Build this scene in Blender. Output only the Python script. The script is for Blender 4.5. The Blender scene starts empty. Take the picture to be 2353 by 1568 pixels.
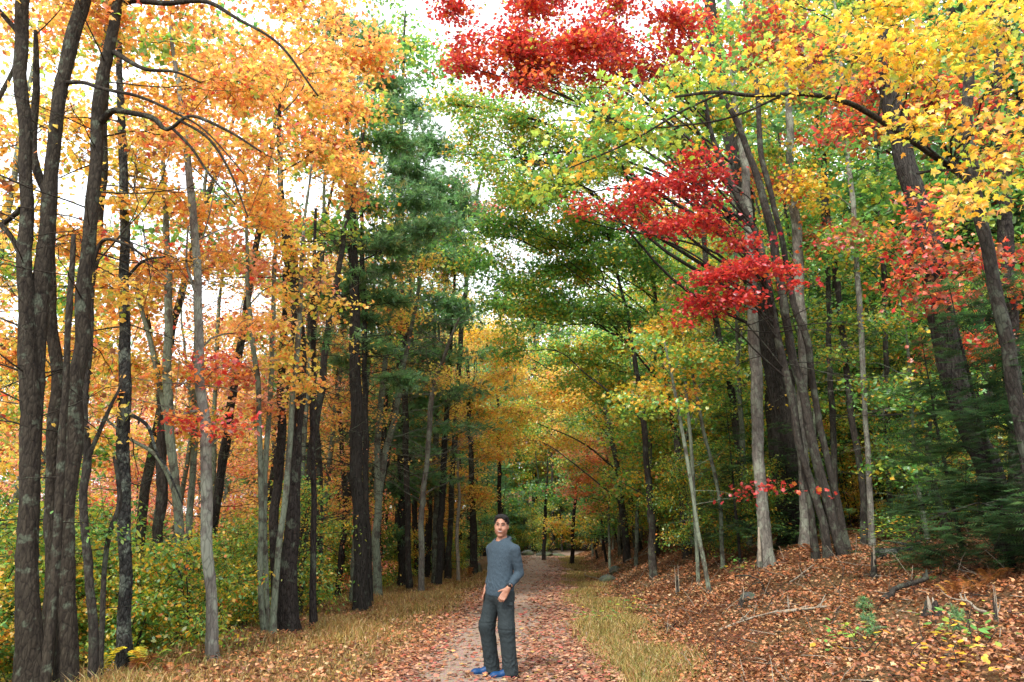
import bpy, math, random
import numpy as np
from mathutils import Vector

random.seed(7)
SC = bpy.context.scene
COL = SC.collection

# ------------------------------------------------------------------ camera, sky, sun, exposure
CAM_Z = 1.5
FPX, CX, CY = 1699.4, 1176.5, 784.0            # pinhole numbers of the photograph (2353 px wide copy)
PITCH = math.atan((1233 - CY) / FPX)
cam_d = bpy.data.cameras.new('camera')
cam_d.sensor_width = 36.0
cam_d.lens = 26.0
cam_d.clip_start = 0.05
cam_d.clip_end = 900.0
cam = bpy.data.objects.new('camera', cam_d)
cam.location = (0, 0, CAM_Z)
cam.rotation_euler = (math.pi / 2 + PITCH, 0, 0)
COL.objects.link(cam)
SC.camera = cam

SUN_EL, SUN_AZ = math.radians(47), math.radians(206)     # azimuth clockwise from +Y: behind the camera, to its left
world = bpy.data.worlds.new('World')
SC.world = world
world.use_nodes = True
nt = world.node_tree
nt.nodes.clear()
n_out = nt.nodes.new('ShaderNodeOutputWorld')
n_bg = nt.nodes.new('ShaderNodeBackground')
n_sky = nt.nodes.new('ShaderNodeTexSky')
n_sky.sky_type = 'NISHITA'
n_sky.sun_disc = False
n_sky.sun_elevation = SUN_EL
n_sky.sun_rotation = SUN_AZ
n_sky.air_density = 1.0
n_sky.dust_density = 3.0
n_co = nt.nodes.new('ShaderNodeTexCoord')
n_nz = nt.nodes.new('ShaderNodeTexNoise')
n_nz.inputs['Scale'].default_value = 2.2
n_nz.inputs['Detail'].default_value = 5
n_rp = nt.nodes.new('ShaderNodeValToRGB')
n_rp.color_ramp.elements[0].position = 0.25
n_rp.color_ramp.elements[0].color = (9.0, 9.6, 10.4, 1)
n_rp.color_ramp.elements[1].position = 0.7
n_rp.color_ramp.elements[1].color = (12.0, 12.2, 12.4, 1)
n_mx = nt.nodes.new('ShaderNodeMix')
n_mx.data_type = 'RGBA'
n_mx.inputs[0].default_value = 0.85                      # thin white overcast over the blue
nt.links.new(n_co.outputs['Generated'], n_nz.inputs['Vector'])
nt.links.new(n_nz.outputs['Fac'], n_rp.inputs['Fac'])
nt.links.new(n_sky.outputs['Color'], n_mx.inputs[6])
nt.links.new(n_rp.outputs['Color'], n_mx.inputs[7])
nt.links.new(n_mx.outputs[2], n_bg.inputs['Color'])
n_bg.inputs['Strength'].default_value = 0.125
nt.links.new(n_bg.outputs['Background'], n_out.inputs['Surface'])

sun_d = bpy.data.lights.new('sun', 'SUN')
sun_d.energy = 2.4
sun_d.angle = math.radians(4.0)
sun_d.color = (1.0, 0.95, 0.86)
sun = bpy.data.objects.new('sun', sun_d)
sdir = Vector((math.sin(SUN_AZ) * math.cos(SUN_EL), math.cos(SUN_AZ) * math.cos(SUN_EL), math.sin(SUN_EL)))
sun.rotation_euler = sdir.to_track_quat('Z', 'Y').to_euler()
sun.location = (-20, -20, 40)
COL.objects.link(sun)

SC.view_settings.view_transform = 'Standard'
SC.view_settings.look = 'None'
SC.view_settings.gamma = 1.0
SC.view_settings.use_curve_mapping = False
SC.view_settings.exposure = 1.2
SC.cycles.max_bounces = 12
SC.cycles.diffuse_bounces = 6
SC.cycles.transmission_bounces = 8
SC.cycles.glossy_bounces = 2
SC.cycles.sample_clamp_indirect = 6.0
SC.cycles.use_denoising = True
SC.cycles.denoiser = 'OPENIMAGEDENOISE'
SC.render.filter_size = 1.2


def P(u, v, Y):
    """world point on the plane y = Y seen at (u, v) of the photograph"""
    yu = (CY - v) / FPX
    dx = (u - CX) / FPX
    dy = math.cos(PITCH) - yu * math.sin(PITCH)
    dz = math.sin(PITCH) + yu * math.cos(PITCH)
    t = Y / dy
    return np.array((dx * t, Y, CAM_Z + dz * t))


def pxm(v, Y):
    """metres per photo pixel at row v on the plane y = Y"""
    yu = (CY - v) / FPX
    return Y / (math.cos(PITCH) - yu * math.sin(PITCH)) / FPX


# ------------------------------------------------------------------ object helpers
def link(o, parent=None):
    COL.objects.link(o)
    if parent is not None:
        o.parent = parent
    return o


def tag(o, label=None, cat=None, group=None, kind=None):
    if label: o['label'] = label
    if cat: o['category'] = cat
    if group: o['group'] = group
    if kind: o['kind'] = kind
    return o


def empty(name, loc, label=None, cat=None, group=None):
    o = bpy.data.objects.new(name, None)
    o.empty_display_size = 0.2
    o.location = loc
    link(o)
    return tag(o, label, cat, group)


def copy_tree(o, parent=None):
    c = o.copy()
    link(c, parent)
    for ch in list(o.children):
        copy_tree(ch, c)
    return c


class MB:
    """collects triangles / quads with an optional colour per vertex"""
    def __init__(self):
        self.v, self.q, self.t, self.c, self.n = [], [], [], [], 0

    def add(self, v, q=None, t=None, c=None):
        v = np.asarray(v, dtype=np.float64).reshape(-1, 3)
        if q is not None and len(q): self.q.append(np.asarray(q, dtype=np.int64).reshape(-1, 4) + self.n)
        if t is not None and len(t): self.t.append(np.asarray(t, dtype=np.int64).reshape(-1, 3) + self.n)
        self.v.append(v)
        self.c.append(np.ones((len(v), 3)) if c is None else np.asarray(c).reshape(-1, 3))
        self.n += len(v)

    def mesh(self, name, mat, smooth=True, color=False):
        v = np.concatenate(self.v) if self.v else np.zeros((0, 3))
        q = np.concatenate(self.q) if self.q else np.zeros((0, 4), int)
        t = np.concatenate(self.t) if self.t else np.zeros((0, 3), int)
        me = bpy.data.meshes.new(name)
        me.vertices.add(len(v))
        me.vertices.foreach_set('co', v.astype(np.float32).ravel())
        nl = len(q) * 4 + len(t) * 3
        me.loops.add(nl)
        me.loops.foreach_set('vertex_index', np.concatenate((q.ravel(), t.ravel())).astype(np.int32))
        me.polygons.add(len(q) + len(t))
        starts = np.concatenate((np.arange(len(q)) * 4, len(q) * 4 + np.arange(len(t)) * 3))
        me.polygons.foreach_set('loop_start', starts.astype(np.int32))
        me.polygons.foreach_set('use_smooth', np.full(len(q) + len(t), smooth))
        if color:
            a = me.color_attributes.new('Col', 'FLOAT_COLOR', 'POINT')
            c = np.concatenate(self.c)
            a.data.foreach_set('color', np.column_stack((c, np.ones(len(c)))).astype(np.float32).ravel())
        me.update()
        me.validate()
        for m in (mat if isinstance(mat, (list, tuple)) else [mat]):
            me.materials.append(m)
        return me

    def build(self, name, mat, parent=None, smooth=True, color=False):
        return link(bpy.data.objects.new(name, self.mesh(name, mat, smooth, color)), parent)


def norm(a):
    return a / np.maximum(np.linalg.norm(a, axis=-1, keepdims=True), 1e-9)


def tubes(mb, Pt, R, k, col=None, cap=False):
    """Pt (N,m,3), R (N,m): N tubes of m rings and k sides; R may be (N,m,k)"""
    Pt = np.asarray(Pt, float); R = np.asarray(R, float)
    if Pt.ndim == 2: Pt, R = Pt[None], R[None]
    N, m, _ = Pt.shape
    T = norm(np.gradient(Pt, axis=1))
    mean = norm(Pt[:, -1] - Pt[:, 0])
    ref = np.where(np.abs(mean[:, 2:3]) < 0.75, np.array([[0, 0, 1.0]]), np.array([[1.0, 0, 0]]))[:, None, :]
    A = norm(np.cross(T, np.broadcast_to(ref, T.shape)))
    B = np.cross(A, T)
    a = np.linspace(0, 2 * math.pi, k, endpoint=False)
    if R.ndim == 2: R = R[:, :, None]
    V = Pt[:, :, None, :] + R[..., None] * (A[:, :, None, :] * np.cos(a)[None, None, :, None] + B[:, :, None, :] * np.sin(a)[None, None, :, None])
    idx = np.arange(N * m * k).reshape(N, m, k)
    q = np.stack((idx[:, :-1], np.roll(idx[:, :-1], -1, 2), np.roll(idx[:, 1:], -1, 2), idx[:, 1:]), -1).reshape(-1, 4)
    t = None
    V = V.reshape(-1, 3)
    if cap:
        tips = np.arange(N) + N * m * k
        V = np.concatenate((V, Pt[:, -1]))
        t = np.stack((idx[:, -1], np.roll(idx[:, -1], -1, 1), np.broadcast_to(tips[:, None], (N, k))), -1).reshape(-1, 3)
    c = None if col is None else np.broadcast_to(np.asarray(col), (len(V), 3))
    mb.add(V, q=q, t=t, c=c)


def spline(pts, n):
    """Catmull-Rom resample of a polyline (rows may carry extra columns)"""
    p = np.asarray(pts, float)
    if len(p) == 2:
        return p[0] + (p[1] - p[0]) * np.linspace(0, 1, n)[:, None]
    p = np.vstack((2 * p[0] - p[1], p, 2 * p[-1] - p[-2]))
    seg = np.linalg.norm(np.diff(p[1:-1, :3], axis=0), axis=1)
    s = np.concatenate(([0], np.cumsum(seg)))
    x = np.linspace(0, s[-1], n)
    i = np.clip(np.searchsorted(s, x, side='right') - 1, 0, len(seg) - 1)
    f = ((x - s[i]) / np.maximum(seg[i], 1e-9))[:, None]
    p0, p1, p2, p3 = p[i], p[i + 1], p[i + 2], p[i + 3]
    return 0.5 * (2 * p1 + (p2 - p0) * f + (2 * p0 - 5 * p1 + 4 * p2 - p3) * f ** 2 + (3 * p1 - p0 - 3 * p2 + p3) * f ** 3)


# ------------------------------------------------------------------ materials
def new_mat(name):
    m = bpy.data.materials.new(name)
    m.use_nodes = True
    n = m.node_tree.nodes
    n.clear()
    return m, n, m.node_tree.links


def ramp(n, stops):
    r = n.new('ShaderNodeValToRGB')
    e = r.color_ramp.elements
    while len(e) > 1: e.remove(e[-1])
    e[0].position, e[0].color = stops[0][0], (*stops[0][1], 1)
    for p, c in stops[1:]:
        x = e.new(p); x.color = (*c, 1)
    return r


def leaf_mat(name, trans=0.45, gloss=0.08, fac=1.0):
    m, n, l = new_mat(name)
    out = n.new('ShaderNodeOutputMaterial')
    at = n.new('ShaderNodeAttribute'); at.attribute_name = 'Col'
    nz = n.new('ShaderNodeTexNoise'); nz.inputs['Scale'].default_value = 34
    nz.inputs['Detail'].default_value = 2
    hv = n.new('ShaderNodeHueSaturation')
    mr = n.new('ShaderNodeMapRange')
    mr.inputs[1].default_value, mr.inputs[2].default_value = 0.3, 0.7
    mr.inputs[3].default_value, mr.inputs[4].default_value = 0.75 * fac, 1.2 * fac
    tc = n.new('ShaderNodeTexCoord')
    l.new(tc.outputs['Object'], nz.inputs['Vector'])
    l.new(nz.outputs['Fac'], mr.inputs[0])
    l.new(mr.outputs[0], hv.inputs['Value'])
    l.new(at.outputs['Color'], hv.inputs['Color'])
    n2 = n.new('ShaderNodeTexNoise'); n2.inputs['Scale'].default_value = 55; n2.inputs['Detail'].default_value = 3
    l.new(tc.outputs['Object'], n2.inputs['Vector'])
    sp = ramp(n, [(0.60, (0, 0, 0)), (0.70, (.75, .75, .75))]); l.new(n2.outputs['Fac'], sp.inputs['Fac'])
    bs = n.new('ShaderNodeMix'); bs.data_type = 'RGBA'; bs.inputs[7].default_value = (.20, .085, .03, 1)
    tv = n.new('ShaderNodeHueSaturation'); tv.inputs['Value'].default_value = 1.45; tv.inputs['Saturation'].default_value = .97
    l.new(bs.outputs[2], tv.inputs['Color'])   # light passing through a blade comes out brighter than light thrown back
    l.new(sp.outputs['Color'], bs.inputs[0]); l.new(hv.outputs[0], bs.inputs[6])
    d = n.new('ShaderNodeBsdfDiffuse'); t = n.new('ShaderNodeBsdfTranslucent')
    g = n.new('ShaderNodeBsdfGlossy'); g.inputs['Roughness'].default_value = 0.45
    g.inputs['Color'].default_value = (0.9, 0.92, 1, 1)
    m1 = n.new('ShaderNodeMixShader'); m1.inputs[0].default_value = trans
    m2 = n.new('ShaderNodeMixShader'); m2.inputs[0].default_value = gloss
    l.new(bs.outputs[2], d.inputs['Color']); l.new(tv.outputs[0], t.inputs['Color'])
    l.new(d.outputs[0], m1.inputs[1]); l.new(t.outputs[0], m1.inputs[2])
    l.new(m1.outputs[0], m2.inputs[1]); l.new(g.outputs[0], m2.inputs[2])
    l.new(m2.outputs[0], out.inputs[0])
    return m


def bark_mat(name, dark, light, lichen, amount=0.35, scale=9.0, bump=0.6, stretch=0.30):
    m, n, l = new_mat(name)
    out = n.new('ShaderNodeOutputMaterial')
    b = n.new('ShaderNodeBsdfPrincipled'); b.inputs['Roughness'].default_value = 0.95
    b.inputs['Specular IOR Level'].default_value = 0.15
    tc = n.new('ShaderNodeTexCoord')
    oi = n.new('ShaderNodeObjectInfo')
    mp = n.new('ShaderNodeMapping'); mp.inputs['Scale'].default_value = (1, 1, stretch)
    ad = n.new('ShaderNodeVectorMath'); ad.operation = 'ADD'
    l.new(tc.outputs['Object'], ad.inputs[0]); l.new(oi.outputs['Random'], ad.inputs[1])
    l.new(ad.outputs[0], mp.inputs['Vector'])
    f1 = n.new('ShaderNodeTexNoise'); f1.inputs['Scale'].default_value = scale * 3; f1.inputs['Detail'].default_value = 7
    f1.inputs['Roughness'].default_value = 0.7
    l.new(mp.outputs[0], f1.inputs['Vector'])
    vo = n.new('ShaderNodeTexVoronoi'); vo.inputs['Scale'].default_value = scale * 2.6
    vo.feature = 'DISTANCE_TO_EDGE'
    l.new(mp.outputs[0], vo.inputs['Vector'])
    r1 = ramp(n, [(0.28, dark), (0.5, tuple((np.array(dark) + np.array(light)) / 2)), (0.72, light)])
    l.new(f1.outputs['Fac'], r1.inputs['Fac'])
    f2 = n.new('ShaderNodeTexNoise'); f2.inputs['Scale'].default_value = scale * 0.55; f2.inputs['Detail'].default_value = 6
    f2.inputs['Roughness'].default_value = 0.65
    l.new(ad.outputs[0], f2.inputs['Vector'])
    lo = 0.62 - amount * 0.32
    r2 = ramp(n, [(lo, (0, 0, 0)), (lo + 0.07, (1, 1, 1))])
    l.new(f2.outputs['Fac'], r2.inputs['Fac'])
    mx = n.new('ShaderNodeMix'); mx.data_type = 'RGBA'
    l.new(r2.outputs['Color'], mx.inputs[0]); l.new(r1.outputs['Color'], mx.inputs[6])
    mx.inputs[7].default_value = (*lichen, 1)
    hv = n.new('ShaderNodeHueSaturation')
    mr = n.new('ShaderNodeMapRange'); mr.inputs[3].default_value = 0.7; mr.inputs[4].default_value = 1.3
    l.new(f1.outputs['Fac'], mr.inputs[0]); l.new(mr.outputs[0], hv.inputs['Value'])
    l.new(mx.outputs[2], hv.inputs['Color'])
    ck = n.new('ShaderNodeMapRange')                       # dark furrows between the bark plates
    ck.inputs[2].default_value = 0.10; ck.inputs[3].default_value = 1.0 - 0.75 * min(bump, 1.0); ck.inputs[4].default_value = 1.12
    l.new(vo.outputs['Distance'], ck.inputs[0])
    cm = n.new('ShaderNodeVectorMath'); cm.operation = 'SCALE'
    l.new(hv.outputs[0], cm.inputs[0]); l.new(ck.outputs[0], cm.inputs['Scale'])
    l.new(cm.outputs[0], b.inputs['Base Color'])
    sm = n.new('ShaderNodeMath'); sm.operation = 'ADD'
    sq = n.new('ShaderNodeMath'); sq.operation = 'MULTIPLY'; sq.inputs[1].default_value = 1.3
    l.new(vo.outputs['Distance'], sq.inputs[0]); l.new(sq.outputs[0], sm.inputs[0]); l.new(f1.outputs['Fac'], sm.inputs[1])
    bp = n.new('ShaderNodeBump'); bp.inputs['Strength'].default_value = bump; bp.inputs['Distance'].default_value = 0.03
    l.new(sm.outputs[0], bp.inputs['Height']); l.new(bp.outputs[0], b.inputs['Normal'])
    l.new(b.outputs[0], out.inputs[0])
    return m


LEAF = leaf_mat('leaf_blade', 0.52, 0.06)
NEEDLE = leaf_mat('conifer_needle', 0.42, 0.04)
LITTER = leaf_mat('dry_fallen_leaf', 0.12, 0.04)
GRASS = leaf_mat('grass_blade', 0.3, 0.03)
BARK = {
    'brown': bark_mat('brown_bark', (0.011, 0.008, 0.007), (0.042, 0.035, 0.025), (0.059, 0.067, 0.048), 0.18),
    'dark': bark_mat('dark_bark', (0.012, 0.009, 0.009), (0.043, 0.037, 0.031), (0.067, 0.076, 0.056), 0.14, 8, 0.9),
    'scaly': bark_mat('scaly_dark_bark', (0.009, 0.009, 0.009), (0.046, 0.046, 0.042), (0.093, 0.107, 0.088), 0.36, 7, 1.0, 0.5),
    'grey': bark_mat('pale_grey_bark', (0.077, 0.070, 0.059), (0.155, 0.144, 0.125), (0.171, 0.181, 0.145), 0.45, 6, 0.45),
    'lichen': bark_mat('lichen_bark', (0.038, 0.034, 0.027), (0.099, 0.095, 0.074), (0.125, 0.146, 0.105), 0.62, 7, 0.5),
    'mid': bark_mat('grey_brown_bark', (0.014, 0.012, 0.010), (0.050, 0.043, 0.036), (0.057, 0.063, 0.047), 0.32, 8, 0.6),
    'ridged': bark_mat('ridged_bark', (0.012, 0.011, 0.009), (0.050, 0.044, 0.038), (0.063, 0.068, 0.053), 0.1, 11, 1.0, 0.10),
    'pale': bark_mat('bleached_wood', (0.161, 0.136, 0.105), (0.310, 0.267, 0.205), (0.211, 0.186, 0.136), 0.2, 12, 0.4, 0.2),
}

# palettes: colour (linear), weight
YEL, GOLD, ORA, DORA = (0.74, 0.48, 0.025), (0.78, 0.38, 0.035), (0.76, 0.24, 0.03), (0.62, 0.12, 0.025)
RED, CRIM, PINK, BRN = (0.52, 0.032, 0.022), (0.36, 0.015, 0.024), (0.66, 0.20, 0.15), (0.24, 0.10, 0.04)
LIME, GRN, DGRN, OLV = (0.38, 0.47, 0.05), (0.135, 0.34, 0.055), (0.06, 0.17, 0.04), (0.24, 0.22, 0.04)
PAL = {
    'orange': [((.80, .44, .09), 5), ((.78, .32, .07), 3.4), ((.80, .55, .10), 3.6), ((.74, .25, .11), 1.0), ((.60, .13, .05), .6), (RED, .15), (BRN, .4), (LIME, .8)],
    'gold': [((.84, .58, .09), 5), ((.82, .46, .08), 3.5), (ORA, .8), (LIME, 1.8), (BRN, .3)],
    'yellow': [(YEL, 6), ((.78, .56, .08), 1.5), (GOLD, 1.8), (LIME, 2.6), (ORA, .5), ((.5, .3, .1), .3)],
    'yellowgreen': [(LIME, 4), (YEL, 2.2), (GRN, 5), (GOLD, .6), (ORA, .2)],
    'green': [(GRN, 7), (LIME, 2.2), (DGRN, 2), (YEL, .5)],
    'greengold': [(GRN, 6), (OLV, .8), (YEL, 1.8), (LIME, 3.5), (GOLD, .6)],
    'red': [(RED, 6), (CRIM, 2), (DORA, 2.5), (ORA, 1), (LIME, .3)],
    'redorange': [(RED, 4), (DORA, 4), (ORA, 2.5), (CRIM, 1)],
    'crimson': [(CRIM, 3), (RED, 6), (DORA, 1.6), (ORA, .3)],
    'rust': [(DORA, 3), (RED, 2.5), (BRN, 3), (GRN, 1.3), (ORA, 1)],
    'coral': [((.82, .34, .10), 3), ((.80, .36, .22), 4), (DORA, .6), ((.84, .48, .12), 2), (RED, .6)],
    'pink': [(PINK, 5), (RED, 2), (ORA, 1.5), (GOLD, 1)],
    'pine': [((0.13, 0.28, 0.10), 4), ((0.18, 0.36, 0.12), 3), ((0.08, 0.18, 0.075), 2), ((0.26, 0.30, 0.09), .6)],
    'hemlock': [((0.030, 0.075, 0.026), 5), ((0.045, 0.11, 0.032), 3), ((0.07, 0.14, 0.035), 1.2)],
    'fern': [((0.30, 0.11, 0.025), 4), ((0.36, 0.19, 0.035), 2), ((0.20, 0.065, 0.018), 3)],
    'litter_path': [((0.30, 0.145, 0.085), 4), ((0.38, 0.22, 0.135), 3), ((0.23, 0.09, 0.05), 3), ((0.15, 0.062, 0.036), 2), ((0.38, 0.09, 0.07), .9), ((0.40, 0.25, 0.08), .4)],
    'litter_bank': [((0.30, 0.125, 0.050), 4), ((0.40, 0.21, 0.10), 3), ((0.21, 0.080, 0.032), 4), ((0.10, 0.042, 0.019), 2.4), ((0.44, 0.28, 0.15), .7), ((0.36, 0.115, 0.038), 1.5)],
    'drygrass': [((0.36, 0.23, 0.07), 4), ((0.26, 0.135, 0.04), 3.5), ((0.24, 0.2, 0.045), 2.5), ((0.45, 0.32, 0.14), 1.6)],
    'greengrass': [((0.24, 0.2, 0.05), 4), ((0.14, 0.155, 0.035), 2), ((0.36, 0.25, 0.09), 4), ((0.27, 0.15, 0.05), 2)],
}


def colours(rng, pal, n, groups=None, jit=0.18):
    cols = np.array([c for c, w in PAL[pal]]); w = np.array([w for c, w in PAL[pal]]); w = w / w.sum()
    pick = rng.choice(len(cols), n, p=w)
    if groups is not None:                               # leaves of one spray tend to share a tint
        gp = rng.choice(len(cols), int(groups.max()) + 1, p=w)
        same = rng.random(n) < 0.62
        pick = np.where(same, gp[groups], pick)
    c = cols[pick] * (1 + jit * rng.standard_normal((n, 1))).clip(0.5, 1.6) * (1 + 0.07 * rng.standard_normal((n, 3)))
    return c.clip(0.004, 0.85)


# ------------------------------------------------------------------ leaf shapes
def sym(half):
    h = [p for p in half]
    return h + [(-x, y) for x, y in reversed(h) if abs(x) > 1e-6]


def flat(o, fold, curl):
    o = np.array(o, float)
    return np.column_stack((o, -fold * np.abs(o[:, 0]) - curl * (o[:, 1] - 0.3) ** 2))


def make_leaf(half, fold=0.35, curl=0.25):
    o = sym(half)
    return flat(o, fold, curl), np.array([(0, i, i + 1) for i in range(1, len(o) - 1)])


T_MAPLE = make_leaf([(0, 0), (.42, .02), (.28, .17), (.62, .44), (.27, .50), (.19, .76), (0, 1.02)])
T_STAR = make_leaf([(0, 0), (.40, .03), (.26, .19), (.60, .52), (0, 1)])
T_TRI = make_leaf([(0, 0), (.50, .34), (.20, .50), (0, 1)])
T_OVAL = make_leaf([(0, 0), (.27, .3), (.25, .6), (0, 1)], 0.3, 0.3)
T_RHOMB = (flat([(0, 0), (.42, .42), (0, 1), (-.42, .42)], 0.4, 0.2), np.array([(0, 1, 2), (0, 2, 3)]))


def tuft_shape(n, w, spread, seed):
    r = np.random.default_rng(seed)
    v, t = [], []
    for i in range(n):
        d = np.array([r.normal(0, spread), 1.0, r.normal(0, spread) + 0.1]); d /= np.linalg.norm(d)
        s = np.cross(d, [r.normal(), 0, r.normal()]); s /= np.linalg.norm(s)
        b = np.array([0, r.uniform(0, .3), 0]); L = r.uniform(.75, 1.05)
        v += [b - s * w, b + s * w, b + d * L]
        t.append((3 * i, 3 * i + 1, 3 * i + 2))
    return np.array(v), np.array(t)


def feather_shape(n, w):
    v, t = [], []
    for i in range(n):
        y = i / n
        L = 0.42 * (1 - y) ** 0.7 + 0.06
        for s in (-1, 1):
            k = len(v)
            v += [(0, y - w, 0), (0, y + w, 0), (s * L, y + L * 0.55, -0.10 * L * 2)]
            t.append((k, k + 1, k + 2))
    k = len(v)
    v += [(-.02, 0, 0), (.02, 0, 0), (0, 1.05, -.08)]
    t.append((k, k + 1, k + 2))
    return np.array(v, float), np.array(t)


T_TUFT = tuft_shape(8, 0.06, 0.55, 3)
T_TUFTLO = tuft_shape(6, 0.085, 0.6, 4)
T_HEM = feather_shape(6, 0.055)
T_HEMLO = feather_shape(3, 0.11)
T_FERN = feather_shape(11, 0.035)


def leaves(mb, tpl, pos, size, col, rng, up=0.55, direc=None, droop=0.35):
    """scatter a leaf template; up: how far blades face the sky; direc: preferred tip direction"""
    V, Tt = tpl
    n = len(pos)
    if n == 0: return
    nrm = rng.standard_normal((n, 3)); nrm = norm(nrm) ; nrm[:, 2] = np.abs(nrm[:, 2])
    nrm = norm(nrm * (1 - up) + np.array([0, 0, 1.0]) * up)
    d = rng.standard_normal((n, 3)); d[:, 2] *= 0.5
    d = norm(d)
    if direc is not None: d = norm(d * 0.75 + direc)
    d[:, 2] -= droop
    d = norm(d - nrm * np.sum(d * nrm, 1, keepdims=True))
    a = np.cross(d, nrm)
    s = (size * rng.uniform(0.5, 1.25, n))[:, None, None]
    W = pos[:, None, :] + s * (V[None, :, 0:1] * a[:, None] + V[None, :, 1:2] * d[:, None] + V[None, :, 2:3] * nrm[:, None])
    k = len(V)
    F = (Tt[None] + (np.arange(n) * k)[:, None, None]).reshape(-1, 3)
    mb.add(W.reshape(-1, 3), t=F, c=np.repeat(col, k, 0))


# ------------------------------------------------------------------ terrain
def smooth(e0, e1, x):
    t = np.clip((x - e0) / (e1 - e0), 0, 1)
    return t * t * (3 - 2 * t)


def path_x(y):
    return -0.80 + 0.056 * y + 0.10 * np.sin(y * 0.21) + 0.004 * np.maximum(y - 44, 0) ** 2


def wob(x, y):
    return (np.sin(x * 1.7 + 0.6 * np.sin(y * 0.9)) * np.sin(y * 1.3 + 1.1) + 0.6 * np.sin(x * 3.1 + 2 + y * 0.4) * np.sin(y * 2.7 + 0.3 * x)) * 0.5


def ground_z(x, y):
    x = np.asarray(x, float); y = np.asarray(y, float)
    d = x - path_x(y)
    k = 1 + 0.025 * np.clip(y - 10, 0, 30)
    bank = np.where(d > 2.3, (0.28 * k * np.minimum(d - 2.3, 3.6) * smooth(0, 1.2, d - 2.3) + 0.10 * np.maximum(d - 5.9, 0)), 0)
    bank = np.minimum(bank, 3.2)
    left = -0.08 * smooth(1.3, 4, -d) - 1.75 * smooth(4.2, 10.5, -d)
    left = left - 1.3 * smooth(16, 20, -d) * (1 - smooth(76, 88, y)) * (1 - smooth(-70, -95, x)) + 2.4 * smooth(78, 110, y) * smooth(6, 12, -d)
    hill = 9.0 * smooth(66, 120, y) * smooth(-16, 4, x) + 4.0 * smooth(-95, -130, x)
    crest = hill + 0.25 * smooth(30, 52, y) + 0.02 * np.maximum(y - 55, 0)
    crown = -0.03 * np.minimum(np.abs(d), 1.2) ** 2
    bump = wob(x, y) * (0.012 + 0.10 * smooth(2.2, 4, np.abs(d)))
    return bank + left + crest + crown + bump


def gz(x, y): return float(ground_z(x, y))


def grid_axis(spec):
    out = [spec[0][0]]
    for a, b, st in spec:
        out += list(np.linspace(a, b, max(2, int(round((b - a) / st)) + 1))[1:])
    return np.array(out)


def sheet(name, X, Y, Z, mat, kind='structure'):
    ny, nx = X.shape
    idx = np.arange(ny * nx).reshape(ny, nx)
    q = np.stack((idx[:-1, :-1], idx[:-1, 1:], idx[1:, 1:], idx[1:, :-1]), -1).reshape(-1, 4)
    mb = MB(); mb.add(np.stack((X, Y, Z), -1).reshape(-1, 3), q=q)
    o = mb.build(name, mat)
    o['kind'] = kind
    return o


def ground_mat(name, stops, scale, bump, stops2=None, rough=0.95):
    m, n, l = new_mat(name)
    out = n.new('ShaderNodeOutputMaterial')
    b = n.new('ShaderNodeBsdfPrincipled'); b.inputs['Roughness'].default_value = rough
    b.inputs['Specular IOR Level'].default_value = 0.2
    tc = n.new('ShaderNodeTexCoord')
    f1 = n.new('ShaderNodeTexNoise'); f1.inputs['Scale'].default_value = scale; f1.inputs['Detail'].default_value = 8
    f1.inputs['Roughness'].default_value = 0.75
    l.new(tc.outputs['Object'], f1.inputs['Vector'])
    r1 = ramp(n, stops); l.new(f1.outputs['Fac'], r1.inputs['Fac'])
    vo = n.new('ShaderNodeTexVoronoi'); vo.inputs['Scale'].default_value = scale * 2.2
    l.new(tc.outputs['Object'], vo.inputs['Vector'])
    hv = n.new('ShaderNodeMix'); hv.data_type = 'RGBA'; hv.blend_type = 'MULTIPLY'; hv.inputs[0].default_value = 0.5
    l.new(r1.outputs['Color'], hv.inputs[6]); l.new(vo.outputs['Color'], hv.inputs[7])
    last = hv.outputs[2]
    if stops2:
        f2 = n.new('ShaderNodeTexNoise'); f2.inputs['Scale'].default_value = 0.55; f2.inputs['Detail'].default_value = 5
        l.new(tc.outputs['Object'], f2.inputs['Vector'])
        mr = ramp(n, [(0.42, (0, 0, 0)), (0.58, (1, 1, 1))]); l.new(f2.outputs['Fac'], mr.inputs['Fac'])
        r2 = ramp(n, stops2); l.new(f1.outputs['Fac'], r2.inputs['Fac'])
        mx = n.new('ShaderNodeMix'); mx.data_type = 'RGBA'
        l.new(mr.outputs['Color'], mx.inputs[0]); l.new(last, mx.inputs[6]); l.new(r2.outputs['Color'], mx.inputs[7])
        last = mx.outputs[2]
    l.new(last, b.inputs['Base Color'])
    bp = n.new('ShaderNodeBump'); bp.inputs['Strength'].default_value = bump; bp.inputs['Distance'].default_value = 0.03
    l.new(f1.outputs['Fac'], bp.inputs['Height']); l.new(bp.outputs[0], b.inputs['Normal'])
    l.new(b.outputs[0], out.inputs[0])
    return m


M_GROUND = ground_mat('forest_floor', [(0.3, (0.05, 0.022, 0.011)), (0.5, (0.13, 0.055, 0.026)), (0.7, (0.22, 0.105, 0.05))], 16, 0.9,
                      [(0.3, (0.045, 0.028, 0.014)), (0.55, (0.11, 0.07, 0.03)), (0.75, (0.17, 0.11, 0.055))])
M_PATH = ground_mat('gravel_path', [(0.3, (0.22, 0.15, 0.115)), (0.55, (0.34, 0.245, 0.19)), (0.75, (0.43, 0.33, 0.27))], 30, 0.6)

ax = grid_axis([(-320, -60, 20), (-60, -14, 2.5), (-14, 14, 0.25), (14, 60, 2.5), (60, 320, 20)])
ay = grid_axis([(-60, -6, 6), (-6, 5, 0.6), (5, 34, 0.28), (34, 64, 0.8), (64, 120, 4), (120, 420, 25)])
GX, GY = np.meshgrid(ax, ay)
sheet('ground', GX, GY, ground_z(GX, GY), M_GROUND)

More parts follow.
